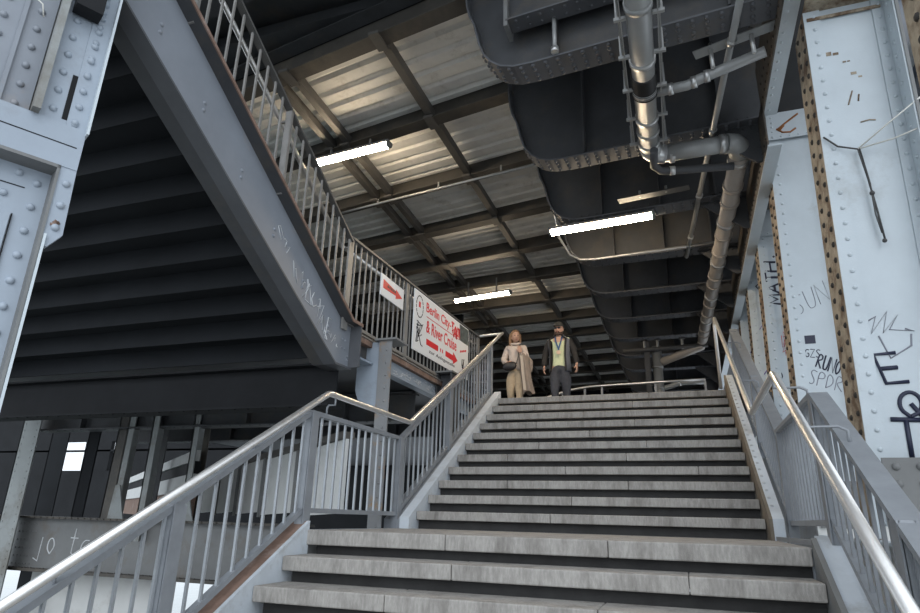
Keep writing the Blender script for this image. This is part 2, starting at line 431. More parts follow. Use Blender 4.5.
# ------------------------------------------------------------------ walkway beside the stairs
def walkway():
    t = thing('walkway_edge_beam', (-.5, 1.2, 1.5), 'steel edge beam with scrawled fascia carrying the walkway left of the upper flight', 'beam')
    b = MB(); b.box((-.53, -.2, 1.575), (-.51, 3.0, 1.74)); b.box((-.55, -.62, 1.56), (-.44, 3.0, 1.58)); b.build('fascia', 'paint_left', t, 0, 'pale blue fascia with scrawls')
    b = MB(); b.box((-.53, -.62, 1.742), (-.46, 3.4, 1.80)); b.build('upper_flange', 'rustbrown', t, 0, 'rusty brown upper flange')
    b = MB(); b.box((-.56, -.62, 1.802), (-.45, 3.4, 1.818)); b.build('cover_strip', 'oldrail', t)
    random.seed(11); g = MB()
    for k in range(26):
        y = random.uniform(.0, 1.6); z = random.uniform(1.61, 1.70)
        g.tube([(-.509, y+random.uniform(-.1,.1), z+random.uniform(-.03,.03)) for _ in range(4)], .004, 5)
    g.build('scrawl', 'chalk', t, 0, 'whitish scribbled graffiti')
    # girders under the walkway
    def girder(y, z0, z1, lab, m='black', x0=-7.0, x1=-.64):
        g = thing('floor_girder', (x0, y, z0), lab, 'girder')
        b = MB(); b.box((x0, y-.01, z0+.02), (x1, y+.01, z1)); b.build('web', m, g)
        b = MB(); b.box((x0, y-.13, z0), (x1, y+.13, z0+.02))
        k = x0
        while k < x1: b.rivet((k, y-.1, z0), (0,0,-1), .014, .01, 6); k += .16
        b.build('bottom_flange', m, g)
        b = MB(); b.box((x0, y-.12, z1-.02), (x1, y+.12, z1)); b.build('top_flange', m, g)
        for k in range(4 if y > 0 else 0):
            b = MB(); b.box((x0+.9+k*1.5, y-.10, z0+.02), (x0+.93+k*1.5, y-.01, z1-.02)); b.build('stiffener', m, g)
    girder(-.60, 1.08, 1.50, 'dark riveted girder under the foot of the overhead stairs')
    girder(1.3, 1.22, 1.58, 'dark floor girder under the walkway, behind the near landing girder', 'darksteel')
    girder(2.85, 1.22, 1.50, 'dark floor girder under the walkway at the head of the stone stairs', 'darksteel')
    # support posts
    p = thing('support_post', (-.3, -.3, -2.2), 'blue grey riveted post with rounded bracket under the near end of the walkway', 'post')
    b = MB(); b.box((-.36, -.30, -2.2), (-.34, -.12, 1.80)); b.build('flange', 'paint_left', p)
    b = MB(); b.box((-.36, -.31, -2.2), (-.22, -.295, 1.80))
    for k in range(22): b.rivet((-.27, -.31, 1.7-k*.13), (0,-1,0), .014, .01)
    b.build('web', 'stainpost', p, 0, 'rust-streaked riveted face')
    b = MB(); b.prism([(-.62, 1.80), (-.34, 1.80), (-.34, 1.18), (-.40, 1.12), (-.50, 1.12), (-.58, 1.2), (-.62, 1.3)], (0,-.27,0), (1,0,0), (0,0,1), (0,1,0), .02); b.build('bracket_plate', 'paint_left', p)
    b = MB(); b.box((-.40, -.34, 1.80), (-.16, -.05, 1.82)); b.build('cap_plate', 'midsteel', p)
    p = thing('support_post', (-.35, 1.75, -2.2), 'short dark post below the tour sign, rising behind the left railing', 'post')
    b = MB(); b.box((-.50, 1.62, -2.2), (-.48, 1.90, 1.90)); b.box((-.30, 1.62, -2.2), (-.28, 1.90, 1.90)); b.box((-.48, 1.75, -2.2), (-.30, 1.77, 1.90)); b.build('shaft', 'darksteel', p)
    b = MB(); b.box((-.52, 1.6, 1.90), (-.26, 1.92, 1.92)); b.build('cap_plate', 'midsteel', p)
    # balcony railing
    r = thing('walkway_railing', (-.5, 1.2, 1.8), 'level grey railing of the walkway that carries the white signs', 'railing')
    ztop = lambda y: 2.75 + (y+.8)*.03
    b = MB(); b.bar((-.5, -.80, ztop(-.8)), (-.5, 3.42, ztop(3.42)), .06, .022); b.build('top_bar', 'railbar', r)
    b = MB(); b.tube([(-.585, -.85, ztop(-.85)-.09), (-.585, 3.3, ztop(3.3)-.09)], .022, 10); b.build('handrail', 'tube', r)
    b = MB(); b.bar((-.5, -.78, 1.875), (-.5, 3.42, 1.875), .03, .03); b.build('bottom_bar', 'oldrail', r)
    y = -.70
    posts = [-.80, .60, 2.05, 3.38]
    while y < 3.4:
        if min(abs(y-p) for p in posts) > .05:
            q = MB(); q.bar((-.5, y, 1.88), (-.5, y, ztop(y)), .014, .014); q.build('baluster', 'oldrail', r)
        y += .118
    for p in posts:
        q = MB(); q.bar((-.5, p, 1.79), (-.5, p, ztop(p)), .02, .09, (0,1,0)); q.build('post', 'oldrail', r)
        q = MB(); q.bar((-.5, p, ztop(p)-.10), (-.585, p, ztop(p)-.10), .02, .02); q.bar((-.5, p, ztop(p)-.09), (-.5, p, ztop(p)+.02), .02, .02); q.build('handrail_bracket', 'oldrail', r)
walkway()

# ------------------------------------------------------------------ text and signs
def text_mesh(txt, w, h, o, e1, e2, bold=0.0, ext=.002):
    cu = bpy.data.curves.new('t', 'FONT'); cu.body = txt; cu.size = 1; cu.extrude = .001; cu.offset = bold; cu.resolution_u = 3
    ob = bpy.data.objects.new('t', cu); C.objects.link(ob)
    dg = bpy.context.evaluated_depsgraph_get(); me = bpy.data.meshes.new_from_object(ob.evaluated_get(dg))
    bpy.data.objects.remove(ob); bpy.data.curves.remove(cu)
    xs = [v.co.x for v in me.vertices]; ys = [v.co.y for v in me.vertices]
    x0, x1, y0, y1 = min(xs), max(xs), min(ys), max(ys)
    e1 = Vector(e1); e2 = Vector(e2); e3 = e1.cross(e2); o = Vector(o)
    for v in me.vertices:
        a = (v.co.x-x0)/(x1-x0)*w; bb = (v.co.y-y0)/(y1-y0)*h
        v.co = o + e1*a + e2*bb + e3*(ext if v.co.z > 0 else 0)
    return me
def signs():
    X = -.44
    e1, e2, e3 = (0,1,0), (0,0,1), (1,0,0)
    s = thing('arrow_sign', (X, .08, 2.36), 'small white sign with a red arrow on the walkway railing, left of the large sign', 'sign')
    b = MB(); b.box((X-.012, -.21, 2.355), (X, .37, 2.60)); b.build('board', 'white', s)
    b = MB(); b.prism([(-.16, .02), (.16, .035), (.16, .0), (.33, .055), (.16, .11), (.16, .085), (-.16, .12)][::1], (X,0,2.425), e1, e2, e3, .003)
    b.build('arrow', 'red', s)
    b = MB()
    for k in range(5): b.prism([(-.06+k*.045, .062), (-.03+k*.045, .064), (-.03+k*.045, .092), (-.06+k*.045, .09)], (X+.003,0,2.42), e1, e2, e3, .002)
    b.build('lettering', 'ink', s)
    s = thing('tour_sign', (X, 1.78, 2.0), 'large white sign advertising a city tour and river cruise with red lettering and arrows', 'sign')
    b = MB(); b.prism([(.68, 1.985), (2.72, 2.03), (2.72, 2.80), (.68, 2.745)], (X-.012,0,0), e1, e2, e3, .012); b.build('board', 'white', s)
    sh = Vector((0, 1, .027)).normalized()
    for txt, w, h, y, z, m, bo in (('Berlin City-', .90, .165, 1.06, 2.525, 'red', .012), ('Tour', .36, .17, 1.98, 2.548, 'red', .02), ('& River Cruise', 1.12, .165, 1.08, 2.30, 'red', .012), ('zur Anlegestelle', .95, .055, 1.20, 2.05, 'ink', .0)):
        link('lettering', text_mesh(txt, w, h, (X+.0005, y, z), sh, (0,0,1), bo, .002), m, s)
    b = MB(); b.prism([(1.08, .0), (2.3, .034), (2.3, .042), (1.08, .008)], (X,0,2.498), e1, e2, e3, .003); b.build('underline', 'red', s)
    b = MB()
    b.prism([(1.10, .0), (1.50, .01), (1.50, .085), (1.10, .075)], (X,0,2.145), e1, e2, e3, .003)
    for k in range(2): b.prism([(1.58+k*.07, .03), (1.61+k*.07, .03), (1.61+k*.07, .075), (1.58+k*.07, .075)], (X,0,2.145), e1, e2, e3, .003)
    b.prism([(1.78, .018), (2.08, .022), (2.08, -.02), (2.26, .065), (2.08, .145), (2.08, .10), (1.78, .092)], (X,0,2.145), e1, e2, e3, .003)
    b.build('arrow', 'red', s)
    random.seed(5); b = MB()
    for k in range(7):
        b.tube([(X+.003, 1.98+k*.05+random.uniform(-.03,.05), 2.50+random.uniform(-.02,.2)) for _ in range(3)], .007, 5)
    b.build('overwriting', 'red', s)
    b = MB(); b.prism([(2.32, .0), (2.70, .012), (2.70, .25), (2.32, .24)], (X,0,2.535), e1, e2, e3, .003); b.build('picture', 'photo', s, 0, 'dark printed photograph in the top right corner')
    b = MB()
    for k in range(16):
        a0 = 2*PI*k/16; b.prism([(.85+.10*math.cos(a0), .13*math.sin(a0)), (.85+.115*math.cos(a0), .145*math.sin(a0)), (.85+.115*math.cos(a0+.3), .145*math.sin(a0+.3)), (.85+.10*math.cos(a0+.3), .13*math.sin(a0+.3))], (X,0,2.56), e1, e2, e3, .002)
    for k in range(7): b.tube([(X+.002, .86+random.uniform(-.09,.12), 2.22+random.uniform(-.14,.16)) for _ in range(3)], .006, 4)
    for k in range(5): b.tube([(X+.002, 2.50+random.uniform(-.06,.08), 2.20+random.uniform(-.12,.1)) for _ in range(3)], .006, 4)
    b.build('emblem', 'ink', s)
    b = MB(); b.prism([(.82, .02), (.87, .02), (.87, .09), (.82, .09)], (X,0,2.53), e1, e2, e3, .003)
    for k in range(4): b.prism([(2.36+k*.07, .02*k), (2.41+k*.07, .02*k+.01), (2.41+k*.07, .02*k+.04), (2.36+k*.07, .02*k+.03)], (X,0,2.36), e1, e2, e3, .003)
    b.build('badge', 'red', s)
signs()

# ------------------------------------------------------------------ cross girders and ceiling
RY = [-.65, 1.17, 2.90, 4.55, 6.30, 8.05, 9.75, 11.5, 13.25, 15.0, 16.75, 18.5, 20.25, 22.0]
ORD = ['nearest', 'second', 'third', 'fourth', 'fifth', 'sixth', 'seventh', 'eighth', 'ninth', 'tenth', 'eleventh', 'twelfth', 'thirteenth', 'farthest']
def sk(i): return -.09 if i < 3 else -.05
def cross_girder(i, y):
    t = thing('cross_girder', (3.5, y, 4.45), f'dark riveted cross girder with rounded end below the bridge deck, {ORD[i]} of the row', 'girder', 'cross girders')
    k = sk(i); e1 = Vector((1, k, 0)); n = Vector((-k, 1, 0)).normalized()
    prof = [(.645, 5.9), (.65, 5.62), (.67, 5.42), (.70, 5.28), (.76, 5.14), (.79, 5.0), (.82, 4.86), (.87, 4.72), (.95, 4.60), (1.06, 4.51), (1.2, 4.46), (1.4, 4.445), (3.66, 4.445)]
    o = Vector((-1.3*0, y - k*1.3, 0))
    P3 = lambda a, z, d=0: o + e1*a + Vector((0,0,z)) + n*d
    b = MB(); poly = [(a, z) for a, z in prof] + [(3.66, 5.9)]
    b.prism(poly, o - n*.008, e1, (0,0,1), n, .016)
    if i < 8:
        # web rivets above the flange
        a = 1.3
        while a < 3.5:
            b.rivet(P3(a, 4.54, -.02), -n, .016, .012, 6); a += .11
    b.build('web', 'darksteel', t)
    b = MB(); b.ribbon([P3(a, z, -.15) for a, z in prof], n*.30, -.02)
    if i < 9:
        def along(step):
            acc = 0; out = []
            for (a0, z0), (a1, z1) in zip(prof[7:], prof[8:]):
                L = math.hypot(a1-a0, z1-z0); q = acc
                while q < L:
                    f = q/L; nx, nz = (z1-z0)/L, -(a1-a0)/L; out.append((a0+(a1-a0)*f, z0+(z1-z0)*f, nx, nz)); q += step
                acc = q-L
            return out
        for a, z, nx, nz in along(.125):
            for d in ((-.11, -.045, .045, .11) if i < 3 else (-.1, .1)):
                b.rivet(P3(a, z, d)+e1*(nx*.02)+Vector((0,0,nz*.02)), e1*nx+Vector((0,0,nz)), .024, .022, 7)
    b.build('bottom_flange', 'ribsteel', t)
    for a in (1.62, 2.45, 3.2):
        b = MB(); b.prism([(-.14, 4.47), (-.01, 4.47), (-.01, 5.8), (-.14, 5.8)], P3(a, 0), n, (0,0,1), e1, .02); b.build('stiffener', 'darksteel', t)
    if i == 0: return
    b = MB(); b.prism([(2.95, 4.44), (3.66, 4.44), (3.66, 3.95), (3.52, 3.95)], o - n*.02, e1, (0,0,1), n, .04)
    for q in range(6): b.rivet(P3(3.08+q*.085, 4.38, -.02), -n, .017, .012, 6)
    for q in range(4): b.rivet(P3(3.58, 4.30-q*.09, -.02), -n, .017, .012, 6)
    b.build('knee_plate', 'darksteel', t)
for i, y in enumerate(RY): cross_girder(i, y)

# stub beam on the nearest girder
t = thing('stub_beam', (1.2, -1.05, 4.86), 'dark riveted beam with a blunt end in front of the nearest cross girder', 'beam')
b = MB(); b.prism([(1.15, 0), (3.6, 0), (3.6, .02), (1.15, .02)], (0, -.98+.1, 4.86), (1,-.09,0), (0,0,1), (0,1,0), .2)
for k in range(19): 
    for d in (.05, .15): b.rivet((1.25+k*.125, -.98+.1+d-(1.25+k*.125)*.09, 4.86), (0,0,-1), .018, .013, 6)
b.build('bottom_flange', 'ribsteel', t)
b = MB(); b.prism([(1.15, .02), (3.6, .02), (3.6, .42), (1.15, .42)], (0, -.79, 4.86), (1,-.09,0), (0,0,1), (0,1,0), .015); b.build('web', 'darksteel', t)
b = MB(); b.box((1.13, -.98, 4.80), (1.17, -.74, 5.3)); b.build('end_plate', 'midsteel', t)
t = thing('hanger_rod', (1.6, -.86, 4.45), 'short metal hanger between the blunt beam and the girder flange', 'hanger')
b = MB(); b.tube([(1.62, -.86, 4.46), (1.62, -.86, 4.88)], .022, 8); b.build('rod', 'pipe', t)
b = MB(); b.tube([(1.62, -.86, 4.445), (1.62, -.86, 4.50)], .04, 8); b.build('foot', 'clip', t)

# ceiling on the left: beams, purlins, corrugated sheets
BY = [-.42, 1.33, 3.05, 4.72, 6.36, 8.05, 9.75, 11.5, 13.25, 15.0, 16.75, 18.5, 20.25, 22.0]
def ceil_beam(i, y):
    t = thing('ceiling_beam', (-2.5, y, 5.7), f'brown grey steel beam across the corrugated ceiling left of the rounded girders, {ORD[i]} of the row', 'beam', 'ceiling beams')
    k = -.17 if i < 5 else -.1; e1 = Vector((1, k, 0)); n = Vector((-k, 1, 0)).normalized(); o = Vector((0, y, 0))
    b = MB(); b.prism([(-6.5, 5.7), (.66, 5.7), (.66, 6.05), (-6.5, 6.05)], o-n*.01, e1, (0,0,1), n, .02); b.build('web', 'beamsteel', t)
    b = MB(); b.prism([(-6.5, 5.68), (.66, 5.68), (.66, 5.70), (-6.5, 5.70)], o-n*.11, e1, (0,0,1), n, .22); b.build('bottom_flange', 'beamsteel', t)
    return e1, n
for i, y in enumerate(BY): ceil_beam(i, y)
# purlins: single, and a double one that drifts left
def purlin(nm, xs, lab, w=.11):
    t = thing('purlin', (xs[0], 8, 5.75), lab, 'purlin')
    y0 = -.42-.17*xs[0]+.06; b = MB(); b.bar((xs[0], y0, 5.80), (xs[1], 23, 5.80), w, .14); b.build('channel', 'purlin', t)
    for y in BY:
        b = MB()
        x = xs[0]+(xs[1]-xs[0])*(y+.5)/23.5
        yy = y + (-.17 if y < 7 else -.1)*x
        b.bar((x-.07, yy-.13, 5.675), (x+.07, yy-.13, 5.675), .05, .04); b.bar((x-.07, yy+.13, 5.675), (x+.07, yy+.13, 5.675), .05, .04); b.bar((x, yy-.15, 5.66), (x, yy+.15, 5.66), .14, .015)
        b.build('clip', 'purlin', t)
purlin('a', (-.66, -.60), 'long grey purlin along the corrugated ceiling, next to the rounded girder ends')
purlin('b', (-2.12, -3.1), 'right-hand purlin of the close pair along the corrugated ceiling', .10)
purlin('c', (-2.42, -3.42), 'left-hand purlin of the close pair along the corrugated ceiling', .10)
# corrugated sheets, one per bay
def sheet(x0, x1, y0, y1, k0, k1, lab):
    b = MB(); n = int((y1-y0)/.022); prof = []
    vs = []; fs = []; per = .275
    for j in range(n+1):
        f = j/n
        d = f*(y1-y0)
        ph = (d % per)/per
        zz = .045*(min(1, max(0, (abs(ph-.5)*2-.12)/.22)))
        for x in (x0, x1):
            k = k0+(k1-k0)*f
            vs.append((x, y0+d+k*x, 5.98-zz))
    m = len(vs)
    vs += [(v[0], v[1], v[2]+.004) for v in vs]
    for j in range(n): 
        fs.append((2*j, 2*j+1, 2*j+3, 2*j+2)); fs.append((m+2*j, m+2*j+2, m+2*j+3, m+2*j+1))
    b.add(vs, fs)
    return tag(b.build('corrugated_sheet', 'corr'), lab, 'ceiling panel', 'corrugated ceiling sheets')
for i in range(len(BY)-1):
    k0 = -.17 if i < 5 else -.1; k1 = -.17 if i+1 < 5 else -.1
    xp = -2.27-(BY[i]+1.3)*.0426
    for x0, x1, w in ((-.66, .64, 'beside the rounded girder ends'), (xp, -.7, 'between the single purlin and the purlin pair'), (-6.3, xp-.04, 'left of the purlin pair')):
        sheet(x0, x1, BY[i]+.06, BY[i+1]-.04, k0, k1, f'off-white corrugated ceiling sheet {w}, {ORD[i]} bay')
# decks
b = MB(); b.box((.6, -.9, 5.85), (5.2, 24, 6.0)); b.box((-9, -.45, 6.1), (5.2, 24, 6.25)); b.box((-9, -4.2, 6.35), (5.2, 3, 6.5)); struct(b.build('ceiling', 'darksteel'))
for q, (y, lab) in enumerate(((-2.6, 'dark girder crossing the unlit deck at the top of the picture'), (-1.5, 'dark flanged girder just ahead of the first corrugated bay'))):
    t = thing('deck_girder', (-1, y, 5.9), lab, 'girder')
    b = MB(); b.prism([(-7, 5.95), (3.6, 5.95), (3.6, 6.36), (-7, 6.36)], (0,y,0), (1,-.12,0), (0,0,1), (0,1,0), .02); b.build('web', 'darksteel', t)
    b = MB(); b.prism([(-7, 5.93), (3.6, 5.93), (3.6, 5.95), (-7, 5.95)], (0,y-.12,0), (1,-.12,0), (0,0,1), (0,1,0), .26); b.build('bottom_flange', 'darksteel', t)
t = thing('deck_beam', (-2, -1.1, 6.2), 'thin grey beam slanting across the unlit deck above the overhead railing', 'beam')
b = MB(); b.bar((-5.5, -.72, 6.22), (1.0, -1.5, 6.22), .14, .1); b.build('channel', 'midsteel', t)
b = MB(); b.bar((-1.7, -1.35, 6.14), (-1.7, -.9, 6.14), .06, .05); b.build('cleat', 'midsteel', t)
t = thing('deck_bracket', (-.2, -.8, 6.0), 'short grey bracket on the dark girder at the top of the picture', 'bracket')
b = MB(); b.box((-.34, -1.0, 5.98), (-.10, -.62, 6.12)); b.build('block', 'midsteel', t)
b = MB(); b.box((-.36, -1.02, 5.96), (-.08, -.60, 5.98)); b.build('base_plate', 'midsteel', t)
t = thing('deck_girder', (-1, -.5, 5.7), 'deep dark girder face bounding the first corrugated bay', 'girder')
b = MB(); b.prism([(-6.5, 6.0), (.66, 6.0), (.66, 6.36), (-6.5, 6.36)], (0,-.46,0), (1,-.17,0), (0,0,1), (0,1,0), .03); b.build('web', 'black', t)
b = MB(); b.prism([(-6.5, 5.98), (.66, 5.98), (.66, 6.0), (-6.5, 6.0)], (0,-.66,0), (1,-.17,0), (0,0,1), (0,1,0), .2); b.build('flange', 'darksteel', t)

b = MB(); b.box((-22, 23.6, 1.5), (8, 23.8, 6.4)); b.box((-7.1, 3, 1.5), (-7.0, 23.7, 6.3)); struct(b.build('wall_far', 'black'))
# ------------------------------------------------------------------ lamps
def lamp(p, q, lab, drop):
    p = Vector(p); q = Vector(q); d = (q-p).normalized()
    t = thing('fluorescent_lamp', tuple((p+q)/2), lab, 'lamp', 'fluorescent lamps')
    side = d.cross(Vector((0,0,1))).normalized()
    b = MB(); up = Vector((0,0,1))
    b.bar(p+up*.055, q+up*.055, .15, .035); b.build('housing', 'midsteel', t)
    b = MB(); n = 9; prof = [(math.cos(PI*j/(n-1))*.065, -math.sin(PI*j/(n-1))*.07) for j in range(n)]
    b.prism([(a, c+.035) for a, c in prof], p+d*.03, side, up, d, (q-p).length-.06); b.build('diffuser', 'lamp', t, 0, 'glowing white diffuser')
    for e in (p, q):
        b = MB(); s = 1 if e is p else -1
        b.prism([(a*1.08, c*1.06+.037) for a, c in prof], e, side, up, d*s, .035); b.build('end_cap', 'midsteel', t)
    for f in (.25, .75):
        c = p+(q-p)*f
        b = MB(); b.bar(c+up*.07, c+up*(.07+drop), .03, .03); b.build('hanger', 'midsteel', t)
    return t
lamp((.80, 2.86, 4.30), (2.37, 2.70, 4.30), 'lit tube lamp under the rounded girders, the right-hand and largest of the three', .05)
lamp((-2.62, 7.95, 5.22), (-1.10, 7.70, 5.22), 'lit tube lamp farthest back, above the tour sign and left of the walking pair', .38)
lamp((-2.82, 1.66, 5.46), (-1.36, 1.52, 5.46), 'lit tube lamp under the corrugated ceiling, its end behind the overhead stair railing', .14)

# ------------------------------------------------------------------ pipes
def ringed(pts, r, mtl, t, nm='pipe_run'): 
    b = MB(); b.tube(pts, r, 20); return b.build(nm, mtl, t)
def arc(c, u, v, r, a0, a1, n=7):
    c = Vector(c); u = Vector(u); v = Vector(v)
    return [c + u*(r*math.cos(a0+(a1-a0)*k/(n-1))) + v*(r*math.sin(a0+(a1-a0)*k/(n-1))) for k in range(n)]
def pipes():
    t = thing('drain_pipe', (2.4, 0, 4.2), 'fat grey drain pipe with clamps and black bellows, stepping right below the girders', 'pipe')
    z = 4.20; r = .108
    A = Vector((2.462, -3.2, z)); B = Vector((2.40, .70, z))
    D = Vector((3.385, .93, z))
    E0 = Vector((3.375, 1.12, z-.02)); F = Vector((3.10, 9.0, 4.13))
    ringed([A, B], r, 'pipe', t)
    ringed([B, B+Vector((.015, .10, 0)), B+Vector((.06, .17, 0)), B+Vector((.16, .205, 0))], r*1.06, 'clip', t, 'elbow')
    ringed([B+Vector((.16, .205, 0)), D-Vector((.14, .03, 0))], r*.92, 'pipe', t)
    ringed([D-Vector((.16, .035, 0)), D-Vector((.06, .0, 0)), D+Vector((-.01, .08, 0)), E0], r*1.06, 'pipe', t, 'elbow')
    ringed([E0, F], r*.98, 'pipebrown', t)
    d = (A-B).normalized()
    for k, s in enumerate((.10, .33, .58, 1.05, 1.5, 2.2, 3.0, 3.7)):
        c = B + d*s
        b = MB(); b.tube([c-d*.03, c+d*.03], r*1.13, 20); b.build('coupling', 'clip' if k % 2 == 0 else 'pipe', t)
    b = MB(); rr = []; pp = []
    for k in range(19): pp.append(B+d*(.98+k*.018+.0)); rr.append(r*(1.16 if k % 2 else 1.0))
    b.tube(pp, rr, 20); b.build('bellows', 'rubber', t, 0, 'black ribbed rubber bellows')
    d2 = (F-E0).normalized(); L = (F-E0).length; s = .12; k = 0
    while s < L:
        c = E0 + d2*s
        b = MB(); b.tube([c-d2*.035, c+d2*.035], r*1.13, 20); b.build('coupling', 'clip' if k % 3 == 0 else 'pipebrown', t); s += .42 if k % 2 else .62; k += 1
    for c, dd in ((B+Vector((.24, .22, 0)), Vector((1,.1,0))), (D-Vector((.2,.04,0)), Vector((1,.1,0)))):
        b = MB(); b.tube([c-dd*.03, c+dd*.03], r*1.02, 18); b.build('coupling', 'clip', t, 0, 'bright metal clamp band')
    # vertical end at the back
    G = Vector((3.05, 9.15, 4.0)); H = Vector((2.15, 9.3, 3.72))
    ringed([F, F+Vector((-.02, .12, -.05)), G, H], r*.9, 'pipebrown', t, 'pipe_run')
    ringed([(2.06, 9.3, 4.1), (2.06, 9.3, 1.76)], .11, 'pipe', t, 'down_pipe')
    for x in (2.06,):
        for zz in (2.1, 2.6, 3.1, 3.6):
            b = MB(); b.tube([(x, 9.3, zz-.03), (x, 9.3, zz+.03)], .125, 16); b.build('coupling', 'pipe', t)
    # ladder rails beside the pipe
    for dx in (-.155, .155):
        ct = thing('pipe_carrier_rail', (2.4+dx, -1.2, 4.2), 'thin slotted carrier rail along the %s side of the near drain pipe' % ('left' if dx < 0 else 'right'), 'rail')
        b = MB(); b.bar(A+Vector((dx, 0, -.02)), B+Vector((dx, -.02, -.02)), .012, .035); b.bar(A+Vector((dx*1.12, 0, .04)), B+Vector((dx*1.12, -.02, .04)), .012, .03); b.build('rail', 'pipe', ct)
        for q in range(8):
            c = B + (A-B)*((q+.3)/8)
            b = MB(); b.bar(c+Vector((dx*.7, 0, -.03)), c+Vector((dx*1.35, 0, -.03)), .03, .03); b.bar(c+Vector((dx*1.2, 0, -.03)), c+Vector((dx*1.2, 0, .22)), .02, .02); b.build('clamp', 'pipe', ct)
    # lower thin parallel pipe
    p2 = thing('thin_pipe', (2.7, .9, 4.0), 'thin dark pipe hugging the underside of the drain pipe step', 'pipe')
    b = MB(); b.tube([(2.45, .55, 4.05), (2.43, .85, 4.03), (2.50, .98, 4.03), (2.62, 1.02, 4.03), (3.3, 1.12, 4.03)], .045, 12); b.build('run', 'darksteel', p2)
    b = MB(); b.tube([(2.60, 1.015, 4.03), (2.66, 1.025, 4.03)], .052, 12); b.build('band', 'clip', p2)
    # branch
    p3 = thing('branch_pipe', (2.9, -.3, 4.2), 'slim branch pipe joining the drain pipe from the right near the bellows', 'pipe')
    b = MB(); b.tube([(2.50, -.27, 4.2), (2.82, -.29, 4.2), (2.92, -.32, 4.22), (3.5, -.52, 4.24)], .05, 14); b.build('run', 'pipe', p3)
    for c in ((2.66, -.28, 4.2), (2.88, -.305, 4.21), (3.0, -.345, 4.222)):
        b = MB(); b.tube([(c[0]-.025, c[1]+.003, c[2]), (c[0]+.025, c[1]-.005, c[2])], .06, 14); b.build('band', 'clip', p3)
    # conduits
    p4 = thing('conduit', (3.0, 1.5, 4.38), 'straight grey conduit running back between the two legs of the drain pipe', 'conduit')
    b = MB(); b.tube([(3.42, -2.9, 4.40), (2.80, 4.6, 4.40)], .034, 12); b.build('run', 'pipe', p4)
    for y in (-1.9, -.55, .9, 2.45, 3.8):
        x = 3.42 - (y+2.9)*.0827
        b = MB(); b.tube([(x+.004, y-.03, 4.4), (x-.004, y+.03, 4.4)], .045, 12); b.bar((x, y, 4.43), (x, y, 4.5), .02, .03); b.build('clamp', 'clip', p4)
    p5 = thing('ceiling_conduit', (-.6, 2.6, 5.5), 'thin pale conduit crossing under the corrugated ceiling towards the largest lamp', 'conduit')
    b = MB(); b.tube([(-3.6, 3.60, 5.62), (-2.5, 3.38, 5.60), (.62, 2.82, 5.55)], .022, 10); b.build('run', 'clip', p5)
    for x in (-2.5, -1.2, 0):
        b = MB(); b.bar((x, 3.38-(x+2.5)*.179, 5.6), (x, 3.38-(x+2.5)*.179, 5.7), .03, .03); b.build('clamp', 'clip', p5)
    p6 = thing('cable_conduit', (2, 4.4, 4.4), 'thin pale conduit drooping from the girder edge behind the largest lamp', 'conduit')
    b = MB(); b.tube([(.78, 3.4, 4.95), (.80, 3.7, 4.62), (.90, 4.1, 4.46), (1.05, 4.25, 4.41), (1.3, 4.28, 4.40), (3.45, 4.05, 4.38)], .02, 10); b.build('run', 'clip', p6)
    p7 = thing('cable_tray', (3.1, -.6, 4.4), 'short perforated tray on hangers right of the near conduit', 'tray')
    b = MB(); b.bar((2.9, -.42, 4.43), (3.6, -.62, 4.43), .12, .012); b.build('tray', 'pipe', p7)
    for x in (3.05, 3.4):
        b = MB(); b.tube([(x, -.46-(x-3.05)*.28, 4.22), (x, -.46-(x-3.05)*.28, 4.5)], .02, 8); b.build('hanger', 'clip', p7)
    p8 = thing('cable_tray', (2.2, 2.3, 4.4), 'dark perforated tray beside the largest lamp', 'tray')
    b = MB(); b.bar((1.9, 2.35, 4.43), (2.85, 2.22, 4.43), .14, .015); b.build('tray', 'darksteel', p8)
    for x in (2.2, 2.55):
        b = MB(); b.tube([(x, 2.3-(x-2.2)*.13, 4.42), (x, 2.3-(x-2.2)*.13, 4.52)], .016, 8); b.build('hanger', 'pipe', p8)
    # pipework at the back
    for k, (zz, lab) in enumerate(((3.15, 'upper'), (2.75, 'middle'), (2.32, 'lower'))):
        q = thing('stub_pipe', (2.5, 9.3, zz), f'dark sagging stub pipe joining the standpipe at the back, {lab} of three', 'pipe', 'stub pipes at the standpipe')
        b = MB(); b.tube([(2.12, 9.3, zz-.06), (2.3, 9.3, zz-.02), (2.5, 9.3, zz+.05), (2.75, 9.3, zz+.06), (3.05, 9.3, zz+.06)], .06, 12); b.build('run', 'pipe', q)
        b = MB(); b.tube([(2.48, 9.3, zz+.04), (2.53, 9.3, zz+.055)], .07, 12); b.build('band', 'clip', q)
    for k, (x, lab) in enumerate(((1.80, 'left'), (2.1, 'middle'), (2.65, 'right'))):
        q = thing('valve', (x, 9.1, 3.95), f'small dark valve on the pipe manifold at the back, {lab} of three', 'valve', 'valves at the back')
        b = MB(); b.tube([(x, 9.1, 3.95), (x, 9.1, 4.22)], .035, 10); b.build('stem', 'pipe', q)
        b = MB(); b.tube([(x, 9.1, 4.2), (x, 9.1, 4.23)], .08, 12); b.build('hand_wheel', 'darksteel', q)
    q = thing('manifold_pipe', (2.2, 9.1, 4.1), 'level dark pipe carrying the valves at the back', 'pipe')
    b = MB(); b.tube([(1.3, 9.1, 3.98), (3.2, 9.1, 4.02)], .055, 12); b.build('run', 'darksteel', q)
    # bracket truss standing left of the downpipe
    q = thing('post', (1.9, 9.1, 1.76), 'dark square post beside the standpipe at the back of the upper level', 'post')
    b = MB(); b.box((1.78, 9.12, 1.76), (1.90, 9.24, 4.2)); b.build('shaft', 'darksteel', q)
pipes()

